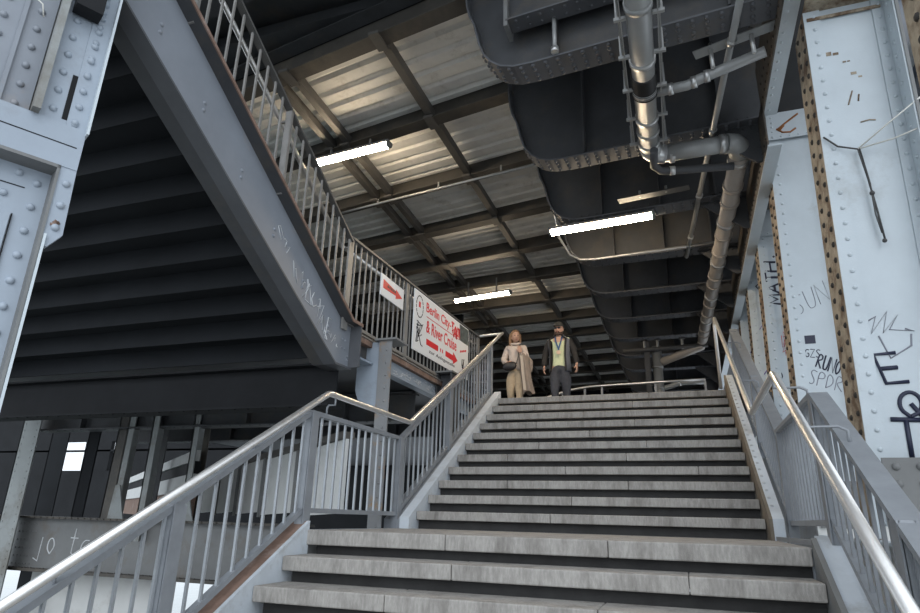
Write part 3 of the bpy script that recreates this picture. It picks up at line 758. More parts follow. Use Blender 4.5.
# far railing on the upper level
t = thing('landing_railing', (1.7, 8.4, 1.76), 'slim level railing closing the upper level behind the top step', 'railing')
b = MB(); b.tube([(3.02, 3.46, 1.94), (2.98, 3.9, 2.02), (2.99, 7.0, 2.785), (2.2, 7.0, 2.77), (1.3, 7.0, 2.75), (.75, 7.0, 2.735), (.35, 7.0, 2.68), (-.2, 7.0, 2.52), (-.9, 7.0, 2.3)][2:], .025, 10); b.build('handrail', 'tube', t)
b = MB(); b.tube([(3.0, 7.0, 2.55), (.75, 7.0, 2.50), (.3, 7.0, 2.42), (-.5, 7.0, 2.2)], .018, 8); b.build('middle_rail', 'galvlight', t)
for x in (2.98, 2.05, 1.0, .65, .2):
    b = MB(); b.bar((x, 7.02, 1.76), (x, 7.02, 2.75 if x > .6 else 2.62), .04, .04); b.build('post', 'galvlight', t)

# ------------------------------------------------------------------ right columns
CY = [-3.25, -1.0, 1.38, 3.2, 5.0, 6.8, 8.6]
CN = ['edge of the picture nearest the viewer', 'bold dark scrawl reading EOT', 'small black tag square', 'slanting black scrawl on its flank', 'violet scrawl', 'far end of the row', 'last at the far end']
def lean(v): return Vector((v.x + .03*(v.z-1.0), v.y, v.z))
STROKE = {
 'E': [[(1,0),(0,0),(0,1),(1,1)], [(0,.5),(.8,.5)]], 'I': [[(.5,0),(.5,1)]], 'T': [[(0,1),(1,1)], [(.5,1),(.5,0)]],
 'Q': [[(.5,0),(.1,.25),(.1,.75),(.5,1),(.9,.75),(.9,.25),(.5,0)], [(.5,.5),(1.2,-.2)]],
 'M': [[(0,0),(.1,1),(.5,.3),(.9,1),(1,0)]], 'A': [[(0,0),(.5,1),(1,0)], [(.2,.4),(.8,.4)]], 'H': [[(0,0),(0,1)],[(1,0),(1,1)],[(0,.5),(1,.5)]],
 'R': [[(0,0),(0,1),(.8,.9),(.8,.6),(0,.5),(1,0)]], 'U': [[(0,1),(.1,.1),(.5,0),(.9,.1),(1,1)]], 'N': [[(0,0),(0,1),(1,0),(1,1)]],
 'O': [[(.5,0),(.1,.25),(.1,.75),(.5,1),(.9,.75),(.9,.25),(.5,0)]], 'S': [[(1,.9),(.4,1),(.1,.75),(.9,.3),(.6,0),(0,.1)]],
 'P': [[(0,0),(0,1),(.9,.9),(.9,.55),(0,.5)]], 'D': [[(0,0),(0,1),(.8,.8),(.9,.3),(0,0)]], 'G': [[(1,.9),(.4,1),(0,.5),(.4,0),(1,.1),(1,.5),(.6,.5)]],
 'Z': [[(0,1),(1,1),(0,0),(1,0)]], 'J': [[(.3,1),(1,1)],[(.7,1),(.6,.1),(.1,.1)]], 'a': [[(.9,.6),(.4,.6),(.1,.3),(.4,0),(.8,.2),(.9,.6),(1,0)]], 't': [[(.5,1),(.4,.1),(.8,0)],[(.1,.65),(.9,.65)]],
 'm': [[(0,0),(.1,.6),(.1,.4),(.4,.6),(.5,0),(.5,.4),(.85,.6),(1,0)]], 'j': [[(.6,.6),(.5,-.3),(.0,-.2)]], 'o': [[(.5,0),(.1,.2),(.2,.55),(.6,.6),(.9,.3),(.5,0)]], '.': [[(.4,0),(.5,.1)]], ' ': [] }
def write(b, txt, o, e1, e2, w, h, r, gap=1.3):
    # stroke lettering laid flat on a plate
    o = Vector(o); e1 = Vector(e1); e2 = Vector(e2)
    for k, ch in enumerate(txt):
        for st in STROKE[ch]:
            if ch in 'OQSGUDPRJaojmt' and len(st) > 3:
                for _ in range(2): st = [st[0]] + [((1-f)*p[0]+f*q[0], (1-f)*p[1]+f*q[1]) for p, q in zip(st, st[1:]) for f in (.25, .75)] + [st[-1]]
            b.tube([o + e1*((k*gap+a)*w) + e2*(c*h) for a, c in st], r, 5)
def column(i, y):
    lab = ['pale blue riveted column with brown flange at the right edge of the picture',
           'pale riveted bridge column with bold EQT graffiti and wire tied round it, right of the stairs',
           'pale riveted bridge column with a black tag square and rust-marked head plate',
           'pale riveted bridge column with a slanting black MATH scrawl',
           'pale riveted bridge column with a small EO scrawl near its top',
           'narrow pale bridge column with violet scrawl, beyond the one marked EO',
           'narrow pale riveted bridge column at the far end of the row'][i]
    t = thing('bridge_column', (3.85, y+.2, -2.2), lab, 'column', 'pale bridge columns')
    x0 = 3.63; wd = .575; zt = 4.42 if i > 2 else (4.8 if i == 2 else (4.16 if i == 1 else 5.5)); zb = .12; far = i > 4
    f0 = 0.0
    b = MB(lean); b.box((x0, y, zb), (x0+.022, y+.40, zt))
    st = .125
    z = zb+.1; b.cur = 1
    while z < zt-.05:
        for d in ((.07, .27) if not far else (.07,)): b.rivet((x0, y+d, z), (-1,0,0), .024, .018, 6)
        z += st
    b.build('flange', ('rust', 'rivetdark'), t, 0, 'rusty riveted flange on the stair side')
    b = MB(lean); b.box((x0-.001, y-.012, zb), (x0+.12, y, zt))
    z = zb+.1
    while z < zt-.05: b.rivet((x0+.072, y-.012, z), (0,-1,0), .018, .013, 7); z += st
    b.build('angle_strip', 'paint', t)
    b = MB(lean); b.box((x0+.02, y+.002, zb), (x0+wd, y+.018, zt)); b.build('web', 'paint', t)
    b = MB(lean); b.box((x0+wd-.09, y-.012, zb), (x0+wd, y, zt)); b.box((x0+wd-.012, y-.20, zb), (x0+wd, y-.012, zt))
    z = zb+.1
    while z < zt-.05:
        b.rivet((x0+wd-.045, y-.012, z), (0,-1,0), .018, .013, 6); b.rivet((x0+wd-.012, y-.09, z+.05), (-1,0,0), .018, .013, 6); z += st
    b.build('angle_strip', 'paint', t)
    b = MB(lean); b.box((x0+wd, y-.21, zb), (x0+wd+.022, y+.36, zt)); b.build('flange', 'midsteel', t, 0, 'grey outer flange')
    # base: gusset plates, pedestal
    b = MB(); b.box((x0+.02, y-.16, .10), (x0+.58, y-.145, .53))
    for a in range(4):
        for c in range(4): b.rivet((x0+.09+a*.13, y-.16, .16+c*.105), (0,-1,0), .026, .02, 8)
    b.build('gusset_plate', 'midsteel', t, 0, 'grey bolted plate at the column foot')
    b = MB(); b.box((x0-.06, y-.10, .05), (x0+.02, y-.085, .50))
    for c in range(3): b.rivet((x0-.02, y-.10, .14+c*.14), (0,-1,0), .02, .016, 8)
    b.build('gusset_plate', 'paint', t)
    b = MB(); b.box((x0-.02, y-.14, -2.2), (x0+.66, y+.38, .12)); b.build('pedestal', 'wall', t)
    # head plate
    hz = 4.42 if i == 2 else 4.0
    if i != 1:
        b = MB(lean); b.box((x0+.0, y-.05, hz), (x0+.46, y-.035, hz+.36))
        for c in range(5): b.rivet((x0+.05, y-.05, hz+.04+c*.065), (0,-1,0), .014, .01, 6)
        for c in range(5): b.rivet((x0+.05+c*.09, y-.05, hz+.03), (0,-1,0), .014, .01, 6)
        b.build('head_plate', 'paint', t)
        if i == 2:
            b = MB(lean)
            for pts in (((.1,.12),(.2,.2),(.34,.3)), ((.1,.14),(.16,.08),(.24,.07),(.3,.11)), ((.12,.1),(.18,.17))):
                b.tube([(x0+a, y-.051, hz+c) for a, c in pts], .012, 5)
            b.build('rust_stain', 'rustmark', t, 0, 'orange rust marks')
    else:
        b = MB(lean); b.box((x0, y-.22, zt), (x0+wd+.02, y+.36, zt+.02)); b.box((x0+.02, y-.02, zt-.1), (x0+wd-.03, y-.012, zt-.07)); b.build('head_plate', 'rust', t, 0, 'rusty plate closing the column top')
        b = MB(lean)
        for a, z, s in ((.29, 3.50, .02), (.33, 3.46, .013), (.24, 3.62, .012), (.27, 3.62, .01), (.13, 3.72, .03), (.19, 3.71, .02)): b.box((x0+a-s, y-.0005, z-s*.6), (x0+a+s, y+.001, z+s*.6))
        for pts in (((.22,3.22),(.24,3.28),(.26,3.34)), ((.29,3.24),(.30,3.3)), ((.28,3.05),(.34,3.06),(.38,3.05))): b.tube([(x0+a, y+.0, z) for a, z in pts], .006, 5)
        b.build('rust_stain', 'rust', t, 0, 'dark rust spots')
    ys = y+.001
    def P(x, z): return (x-.045*(z-1.0), ys, z)
    if i == 1:
        b = MB(lean)
        # big EOT written down the column
        write(b, 'E', (3.80, ys, 1.03), (1,0,.05), (-.25,0,1), .13, .20, .015)
        write(b, 'Q', (3.83, ys, .82), (1,0,-.2), (.15,0,1), .15, .17, .015)
        write(b, 'T', (3.79, ys, .54), (1,0,-.05), (.0,0,1), .17, .25, .016)
        b.build('graffiti', 'marker', t, 0, 'bold navy letters E Q T')
        b = MB(lean)
        for st_ in ([(3.73,1.46),(3.80,1.50),(3.76,1.38),(3.87,1.53),(3.83,1.38),(3.93,1.50),(3.87,1.40),(4.01,1.38),(3.96,1.40)], [(3.80,1.36),(3.85,1.2),(3.98,1.28),(3.99,1.36)]):
            b.tube([(x, ys, z) for x, z in st_], .006, 5)
        b.build('graffiti', 'pencil', t, 0, 'thin grey angular scrawl')
    if i == 2:
        b = MB(lean); b.prism([(3.76, 1.94), (3.86, 1.94), (3.86, 2.03), (3.76, 2.03)], (0, ys, 0), (1,0,0), (0,0,1), (0,-1,0), .002)
        write(b, 'GZS', (3.74, ys, 1.80), (1,0,-.1), (.1,0,1), .04, .085, .005)
        write(b, 'RUNO', (3.83, ys, 1.69), (1,0,-.5), (.4,0,1), .042, .14, .008, 1.25)
        b.build('graffiti', 'marker', t, 0, 'black tag square and small black letters')
        b = MB(lean); write(b, 'SPDR', (3.74, ys, 1.52), (1,0,-.35), (.3,0,1), .06, .15, .005)
        write(b, 'SUN', (3.72, ys, 2.25), (1,0,.5), (-.2,0,1), .09, .22, .004)
        b.build('graffiti', 'pencil', t, 0, 'faint grey scrawl')
    if i == 3:
        b = MB(lean); write(b, 'MATH.', (3.86, ys, 2.98), (-.05,0,1), (-1,0,.1), .14, .15, .017, 1.15); b.build('graffiti', 'marker', t, 0, 'slanting black letters')
        b = MB(lean)
        for k in range(4): b.tube([(3.84+random.uniform(-.05,.05), ys, 2.4+random.uniform(-.2,.2)) for _ in range(4)], .006, 5)
        b.build('graffiti', 'redmark', t, 0, 'thin red scrawl')
        b = MB(lean); write(b, 'SO', (3.74, ys, 1.75), (.1,0,1), (-.6,0,.1), .13, .12, .007); b.build('graffiti', 'marker', t, 0, 'small black letters')
    if i == 4:
        b = MB(lean); write(b, 'EO', (3.76, ys, 3.9), (.6,0,-.8), (.6,0,.6), .16, .16, .012); b.build('graffiti', 'marker', t, 0, 'small black letters')
        b = MB(lean); b.tube([(x, ys, z) for x, z in ((3.72,3.1),(3.85,3.3),(3.9,3.1),(3.8,2.9),(3.9,2.6),(3.75,2.4))], .008, 5); b.build('graffiti', 'violet', t, 0, 'thin violet scrawl')
    if i == 5:
        b = MB(lean); b.tube([(x, ys, z) for x, z in ((3.7,3.3),(3.85,3.1),(3.72,2.9),(3.9,2.8),(3.75,2.5))], .009, 5); b.build('graffiti', 'violet', t, 0, 'thin violet scrawl')
for i, y in enumerate(CY): column(i, y)

# wire tied round the second column
t = thing('tied_wire', (3.8, -1.05, 2.9), 'pale wire looped across the nearest graffiti column with a dark knotted cord hanging from it', 'wire')
b = MB(); b.tube([(4.30, -1.215, 3.05), (4.10, -1.12, 2.93), (3.905, -1.04, 2.80)], .006, 6); b.tube([(4.305, -1.215, 2.82), (4.12, -1.1, 2.81), (3.905, -1.04, 2.80)], .006, 6); b.build('loop', 'wire', t)
b = MB(); b.tube([(3.70, -1.03, 2.95), (3.78, -1.035, 2.85), (3.905, -1.04, 2.80), (3.93, -1.04, 2.55), (3.945, -1.04, 2.30), (3.955, -1.04, 2.05)], .007, 6)
b.tube([(3.915, -1.045, 2.80), (3.935, -1.045, 2.5), (3.93, -1.045, 2.25), (3.945, -1.045, 2.1)], .006, 6); b.ball((3.935, -1.045, 2.42), .018); b.ball((3.95, -1.045, 2.04), .016); b.build('hanging_cord', 'wiredark', t)

# edge girder along the column heads
t = thing('edge_girder', (3.65, 8, 3.9), 'long riveted girder running back along the inside of the column heads', 'girder')
b = MB(); b.box((3.585, .55, 3.9), (3.60, 24, 4.44))
y = .6; b.cur = 1
while y < 9: b.rivet((3.585, y, 4.0), (-1,0,0), .018, .013, 6); y += .14
b.build('web', ('rustweb', 'rivetdark'), t, 0, 'dark rusty inner face')
b = MB(); b.box((3.585, .55, 3.88), (3.72, 24, 3.90)); b.build('bottom_flange', 'paint', t, 0, 'pale bottom flange')
b = MB(); b.prism([(-4.0, 4.30), (.62, 4.30), (.62, 4.32), (-4.0, 4.32)], (3.60,0,0), (0,1,0), (0,0,1), (1,0,0), .13)
y = -3.9
while y < .55: b.rivet((3.64, y, 4.30), (0,0,-1), .018, .013, 6); y += .13
b.build('bottom_flange', 'paint', t, 0, 'pale riveted bottom flange')
b = MB(); b.box((3.585, -4.0, 4.30), (3.60, .62, 4.9))
y = -3.9; b.cur = 1
while y < .5: b.rivet((3.585, y, 4.38), (-1,0,0), .018, .013, 6); b.rivet((3.585, y, 4.55), (-1,0,0), .018, .013, 6); y += .13
b.build('web', ('rustweb', 'rivetdark'), t, 0, 'dark rusty inner face')
b = MB(); b.box((3.72, 2.6, 4.44), (4.5, 24, 4.50)); b.build('cover_plate', 'darksteel', t)

# plate girder at the column feet, panels beyond
t = thing('plate_girder', (3.75, 4, -.6), 'pale plate girder along the feet of the right-hand columns', 'girder')
b = MB(); b.box((3.56, -4.5, -2.0), (3.58, 24, .02)); y = -4.4
while y < 4: b.rivet((3.56, y, -.08), (-1,0,0), .018, .013, 6); b.rivet((3.56, y, -.5), (-1,0,0), .018, .013, 6); y += .14
b.build('web', 'wall', t)
b = MB(); b.box((3.46, -4.5, .02), (3.60, 24, .04)); b.build('top_flange', 'paint', t)
# panel wall at the upper flight, behind the right balusters
b = MB(); b.box((3.40, .0, -.6), (3.42, 3.2, .35)); b.prism([(0, .35), (3.2, .35), (3.2, 1.9), (.6, .5)], (3.40,0,0), (0,1,0), (0,0,1), (1,0,0), .02)
tag(b.build('side_panel', 'midsteel'), 'plain grey sheet behind the upper right balusters at the feet of the columns', 'panel')
# facade beyond the columns
b = MB(); b.box((5.6, 0, 3.2), (5.7, 24, 13)); struct(b.build('wall_right', 'bluewall'))
for k in range(8):
    b = MB(); b.box((5.53, 0, 3.4+k*1.1), (5.6, 24, 3.6+k*1.1)); o = struct(b.build('trim_%d' % (k+1), 'stepside'))

# ------------------------------------------------------------------ left foreground column
def left_column():
    t = thing('riveted_column', (-.7, -4.3, -2.2), 'blue grey riveted steel column close to the viewer at the left edge', 'column')
    d = Vector((.45, .893, 0)).normalized(); n = Vector((.893, -.45, 0)).normalized(); E = Vector((-.44, -3.8, 0)); Z = Vector((0,0,1))
    def bx(b, u0, u1, z0, z1, w0, w1):
        b.prism([(u0, z0), (u1, z0), (u1, z1), (u0, z1)], E + n*w0, d, Z, n, w1-w0)
    def rv(b, u, z, w=0, r=.021, h=.017): b.rivet(E + d*u + Z*z + n*w, n, r, h, 9)
    # upper part
    b = MB(); bx(b, -.20, .028, 2.0, 3.9, -.02, 0)
    for k in range(14): rv(b, -.145, 2.10+k*.115); rv(b, -.035, 2.05+k*.108)
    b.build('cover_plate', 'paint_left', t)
    b = MB(); bx(b, -.098, -.073, 2.06, 2.34, 0, .003); b.build('slot', 'black', t, 0, 'dark gap between plates')
    b = MB(); bx(b, -.072, .028, 2.0, 3.9, .0, .006)
    for k in range(16): rv(b, -.035, 2.06+k*.10, .006)
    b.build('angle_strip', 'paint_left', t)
    b = MB(); bx(b, .022, .034, 2.0, 3.9, -.02, .05); b.build('edge_flange', 'paint', t)
    b = MB(); bx(b, -.235, -.20, 2.03, 3.9, -.02, .075); b.build('web', 'dim', t, 0, 'pale projecting web edge')
    b = MB(); bx(b, -.9, -.235, 2.0, 3.9, -.12, -.10)
    for k in range(14): rv(b, -.30, 2.1+k*.12, -.10); rv(b, -.45, 2.1+k*.12, -.10)
    bx(b, -.38, -.36, 2.0, 3.9, -.10, -.08)
    b.build('recessed_plate', 'stringer', t)  # slate darker than the column, puts the shadow of the recess into the colour
    b = MB(); bx(b, -.18, -.05, 2.70, 3.0, .02, .12); b.build('clamp_block', 'black', t, 0, 'small black block')
    # joint band
    b = MB(); bx(b, -.9, .026, 1.79, 2.03, -.03, .014); b.build('splice_plate', 'paint_left', t)
    b = MB(); bx(b, -.9, .0, 1.912, 1.918, .0, .0155); b.build('seam', 'black', t)
    b = MB(); b.prism([(-.06, 1.34), (-.02, 1.34), (.035, 1.42), (.026, 1.79), (-.06, 1.79)], E-n*.03, d, Z, n, .04)
    for k in range(3): rv(b, -.005, 1.70-k*.125, .01, .022)
    b.build('gusset_plate', 'paint_left', t)
    b = MB(); 
    for k in range(7): b.tube([E+d*(.0+random.uniform(-.03,.02))+Z*(1.46+random.uniform(-.03,.03))+n*.009, E+d*(.0+random.uniform(-.03,.02))+Z*(1.46+random.uniform(-.03,.03))+n*.009], .010, 5)
    b.build('rust_patch', 'rustbrown', t, 0, 'flaking rust patch')
    # lower recessed panel
    b = MB(); bx(b, -.9, -.06, -2.2, 1.79, -.12, -.10)
    for k in range(26): rv(b, -.115, 1.70-k*.135, -.10, .022, .018)
    for k in range(6): rv(b, -.20-k*.12, 1.73, -.10, .022, .018); rv(b, -.24-k*.12, 1.6, -.10, .022, .018)
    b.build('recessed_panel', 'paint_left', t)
    b = MB(); bx(b, -.9, -.19, -2.2, 1.50, -.10, -.088); b.build('inner_plate', 'paint_left', t)
    b = MB(); bx(b, -.9, -.16, 1.655, 1.66, -.10, -.097); bx(b, -.185, -.18, -2.2, 1.50, -.10, -.087); b.build('seam', 'black', t)
    b = MB(); bx(b, -.062, -.048, -2.2, 1.79, -.12, .02); bx(b, -.9, -.048, 1.772, 1.79, -.12, .02); b.build('panel_frame', 'midsteel', t)
    b = MB(); bx(b, -.046, -.034, -2.2, 1.40, -.12, .03); b.build('edge_flange', 'paint', t)
    b = MB(); bx(b, -.9, -.035, -2.2, 3.9, -.45, -.13); b.build('core', 'midsteel', t)
    # rope fragment
    b = MB(); b.tube([E+d*(-.36)+Z*2.74-n*.05, E+d*(-.31)+Z*2.70-n*.03, E+d*(-.29)+Z*2.64-n*.05], .004, 5); b.build('string', 'wire', t)
left_column()

# ------------------------------------------------------------------ under the bridge at left
def under_left():
    t = thing('lower_girder', (-4.5, 1.3, -.8), 'grey riveted girder with chalky scrawl low at left behind the railing', 'girder')
    b = MB(); b.box((-9, 1.30, -.72), (-2.0, 1.32, -.05))
    for k in range(6):
        for q in range(6): b.rivet((-6.95+k*.07, 1.30, -.68+q*.11), (0,-1,0), .014, .01, 6)
    b.build('web', 'midsteel', t)
    b = MB(); b.box((-9, 1.18, -.05), (-2.0, 1.44, -.02)); b.box((-9, 1.18, -.76), (-2.0, 1.44, -.72))
    x = -7.5
    while x < -2: b.rivet((x, 1.18, -.035), (0,-1,0), .012, .02, 6); b.rivet((x, 1.2, -.72), (0,-1,1), .014, .02, 6); x += .12
    b.build('flange', 'beamsteel', t)
    b = MB(); write(b, 'jo tam', (-6.55, 1.299, -.52), (1,0,-.02), (0,0,1), .185, .36, .009, 1.15); b.build('scrawl', 'chalk', t, 0, 'chalky handwriting')
    def post(x, y, z0, z1, w, m, lab, lw=0., riv=False, foot=False, dep=.2):
        p = thing('girder_post', (x, y, z0), lab, 'post')
        b = MB(lambda v: Vector((v.x + lw*(v.z), v.y, v.z)))
        b.box((x, y, z0), (x+w, y+.02, z1)); b.box((x, y, z0), (x+.02, y+dep, z1))
        if riv:
            z = z0+.1
            while z < z1: b.rivet((x+.06, y, z), (0,-1,0), .013, .01, 6); b.rivet((x+w-.06, y, z), (0,-1,0), .013, .01, 6); z += .1
        b.build('shaft', m, p)
        if foot:
            b = MB(); b.prism([(-.02, 0), (w+.14, 0), (w+.10, .1), (w-.02, .45), (.02, .45)], (x,y-.02,z0), (1,0,0), (0,0,1), (0,1,0), .02); b.build('foot_plate', m, p)
    post(-7.0, 1.0, -2.2, 1.55, .36, 'dim', 'pale double-riveted post at the far left below the overhead stairs', 0, True, True)
    post(-6.35, 1.6, -.02, 1.6, .22, 'soffit', 'black post right of the pale riveted post at the far left', .02)
    post(-5.9, 2.4, -.02, 1.7, .34, 'darksteel', 'broad shaded slate post standing behind the scrawled girder', .02)
    post(-5.42, 1.28, -.02, 1.5, .18, 'beamsteel', 'brown grey twin post on the scrawled girder, left leg', .03)
    post(-5.17, 1.22, -.02, 1.5, .12, 'dim', 'pale slim post with widened foot on the scrawled girder', .02, False, True)
    post(-4.62, 1.15, -.3, 1.5, .11, 'dim', 'slim pale post rising past the handrail at left', .0)
    post(-4.2, 1.6, -.02, 1.4, .2, 'beamsteel', 'brown post half hidden by the handrail at left')
    post(-3.98, 1.25, -.02, 1.4, .10, 'dim', 'pale slim post with widened foot right of the brown post', .0, False, True)
    post(-7.9, 2.2, -2.2, 1.6, .4, 'soffit', 'broad black post at the far left edge')
    # white parapet running away to the left
    d = Vector((-.775, .632, 0)); o = Vector((-.70, -.228, 0)); n = Vector((.632, .775, 0))
    t = thing('parapet_panel', (-3, 1.7, 0), 'long white plate parapet running back to the left behind the railing', 'parapet')
    b = MB(); L = 0
    for k in range(6):
        b.prism([(L, .12), (L+1.45, .08), (L+1.45, .80), (L, .83)], o, d, (0,0,1), n, .03); L += 1.48
    b.build('plates', 'wall', t)
    b = MB(); b.prism([(0, .83), (8.8, .80), (8.8, .87), (0, .90)], o-n*.05, d, (0,0,1), n, .14); b.build('coping', 'beamsteel', t)
    for k in range(1, 7):
        b = MB(); b.prism([(k*1.48-.05, .05), (k*1.48+.04, .05), (k*1.48+.04, .85), (k*1.48-.05, .85)], o-n*.03, d, (0,0,1), n, .03)
        b.build('cover_strip', 'midsteel', t)
    # barrier farther back: boards and rails one above the other
    o2 = Vector((-7.2, 4.0, 0)) - d*4.2
    for z0, z1, m, nm, lab in ((.77, .92, 'wall', 'barrier_board', 'upper white board of the barrier running back at far left'), (.60, .77, 'black', 'barrier_rail', 'black rail between the two white boards at far left'), (.36, .60, 'wall', 'barrier_board', 'lower white board of the barrier running back at far left'), (.0, .36, 'rustbrown', 'barrier_plinth', 'brown plinth under the white boards at far left')):
        b = MB(); b.prism([(0, z0), (13, z0), (13, z1-.005), (0, z1-.005)], o2 - n*(.03 if m == 'wall' else 0), d, (0,0,1), n, .08); tag(b.build(nm, m), lab, 'barrier')
    # lower white plates under the scrawled girder
    b = MB(); b.box((-7.0, 1.7, -1.5), (-4.3, 1.74, -.72)); tag(b.build('lower_plate', 'wall'), 'white plate below the scrawled girder at lower left', 'panel')
    t = thing('lower_beam', (-5, 1.5, -1.6), 'brown lower beam edge under the white plate at lower left', 'beam')
    b = MB(); b.box((-7.4, 1.55, -1.58), (-3.6, 1.8, -1.5)); b.build('flange', 'beamsteel', t)
    # dark back wall with bright openings
    b = MB(); X0, X1, Y = -26, -3.5, 11
    def pane(xa, xb, za, zb): b.box((xa, Y, za), (xb, Y+.15, zb))
    pane(X0, X1, 2.35, 6.4); pane(X0, X1, -.4, 1.35); pane(X0, -18.9, 1.35, 2.35); pane(-17.55, -16.35, 1.35, 2.35); pane(-15.6, X1, 1.35, 2.35); pane(X0, X1, 2.0, 2.06)
    struct(b.build('wall_back', 'black'))
under_left()

# ------------------------------------------------------------------ people
M['skin'] = mat('skin_tone', (.56, .34, .25), .5, 0, .06, 6)
M['lips'] = mat('lip_tone', (.40, .16, .14), .5, 0, .05, 6)
M['eye'] = mat('dark_eye', (.03, .025, .02), .3)
M['hair'] = mat('light_brown_hair', (.26, .155, .085), .55, 0, .35, 14, .3, 60, None, stretch=(6, 6, 1))
M['beard'] = mat('dark_brown_beard', (.06, .035, .025), .7, 0, .3, 30)
M['cream'] = mat('cream_knit', (.64, .55, .49), .8, 0, .06, 10, .2, 40)
M['beige'] = mat('beige_cotton', (.47, .38, .27), .8, 0, .07, 8, .25, 14)
M['coat'] = mat('taupe_coat_cloth', (.29, .24, .205), .85, 0, .12, 7, .3, 12)
M['coatlining'] = mat('pale_coat_lining', (.48, .42, .36), .8, 0, .08, 7)
M['leather'] = mat('black_leather', (.02, .018, .02), .4)
M['tee'] = mat('pale_green_tee', (.60, .66, .44), .8, 0, .05, 8, .2, 14)
M['jacket'] = mat('black_jacket_sleeve', (.018, .017, .018), .75, 0, .2, 8, .2, 20)
M['vest'] = mat('slate_grey_vest', (.13, .14, .165), .7, 0, .12, 8, .25, 20)
M['denim'] = mat('charcoal_denim', (.045, .05, .065), .8, 0, .2, 14, .25, 20)
M['cap'] = mat('dark_olive_cap', (.045, .045, .042), .8, 0, .2, 14)
M['lanyard'] = mat('blue_ribbon', (.03, .09, .22), .6)
M['bronze'] = mat('bronze_medal', (.55, .38, .26), .35, .6)
M['shoe'] = mat('dark_shoe', (.04, .035, .03), .6)

def eval_mesh(ob):
    dg = bpy.context.evaluated_depsgraph_get(); dg.update()
    me = bpy.data.meshes.new_from_object(ob.evaluated_get(dg))
    bpy.data.objects.remove(ob); return me
def skin(nodes, edges, root, sub=2):
    """nodes: {name: (pos, rx, ry)}; returns an evaluated skinned mesh"""
    me = bpy.data.meshes.new('s'); keys = list(nodes); ix = {k: i for i, k in enumerate(keys)}
    bm = bmesh.new(); L = bm.verts.layers.skin.verify()
    for k in keys:
        p, rx, ry = nodes[k]; v = bm.verts.new(p); v[L].radius = (rx, ry); v[L].use_root = (k == root)
    bm.verts.ensure_lookup_table()
    for a, b in edges: bm.edges.new((bm.verts[ix[a]], bm.verts[ix[b]]))
    bm.to_mesh(me); bm.free()
    o = bpy.data.objects.new('s', me); C.objects.link(o)
    m = o.modifiers.new('Skin', 'SKIN'); m.use_smooth_shade = True; m.branch_smoothing = .4
    u = o.modifiers.new('Sub', 'SUBSURF'); u.levels = sub; u.render_levels = sub
    return eval_mesh(o)
def merge(meshes, voxel=.008, smooth=3, noise=0):
    bm = bmesh.new()
    for me in meshes: bm.from_mesh(me)
    me = bpy.data.meshes.new('m'); bm.to_mesh(me); bm.free()
    o = bpy.data.objects.new('m', me); C.objects.link(o)
    r = o.modifiers.new('Remesh', 'REMESH'); r.mode = 'VOXEL'; r.voxel_size = voxel; r.use_smooth_shade = True
    if smooth:
        s = o.modifiers.new('Smooth', 'SMOOTH'); s.iterations = smooth; s.factor = .5
    if noise:
        tx = bpy.data.textures.new('folds', 'CLOUDS'); tx.noise_scale = .12
        d = o.modifiers.new('Folds', 'DISPLACE'); d.texture = tx; d.strength = noise; d.mid_level = .5; d.texture_coords = 'GLOBAL'
    out = eval_mesh(o)
    for p in out.polygons: p.use_smooth = True
    return out
def mbmesh(b):
    me = bpy.data.meshes.new('b'); me.from_pydata([tuple(v) for v in b.v], [], b.f); return me
def xform(me, mtx):
    me.transform(mtx); return me
def V(*a): return Vector(a)

def head_mesh(c, tilt, s=1.0):
    """face looks along -y; c is the head centre; c.z is at eye height"""
    b = MB(); n, m = 28, 20; vs = []; fs = []
    b.ball((0,0,0), (1,1,1), n, m)
    out = []
    for v in b.v:
        x, y, z = v
        X = x*.076; Y = y*.096; Z = z*.118
        if z < 0:                                  # jaw
            f = -z; X *= 1-.30*f*f; Y *= 1-.10*f
            if y < 0: Y -= .010*f
            else: Y -= .035*f*y
        else:
            if y > 0: Y *= 1.06
        # brow, eye hollows, nose, cheeks
        def g(cx, cz, w, h): return math.exp(-((X-cx)/w)**2-((Z-cz)/h)**2)
        if y < -.2:
            Y += .010*(g(-.031,.002,.016,.012)+g(.031,.002,.016,.012)); Y -= .006*g(0,.028,.05,.010)
            Y -= .024*g(0,-.032,.012,.020) + .010*g(0,-.008,.008,.020); Y -= .006*g(0,-.068,.022,.008); Y += .004*g(0,-.082,.02,.006); Y -= .008*g(0,-.102,.02,.014)
        out.append(V(X, Y, Z))
    b.v = out
    for sx in (-1, 1): b.ball((sx*.078, .012, -.015), (.010, .020, .032), 10, 8)
    me = mbmesh(b); me.transform(Matrix.Translation(c) @ tilt @ Matrix.Scale(s, 4)); return me
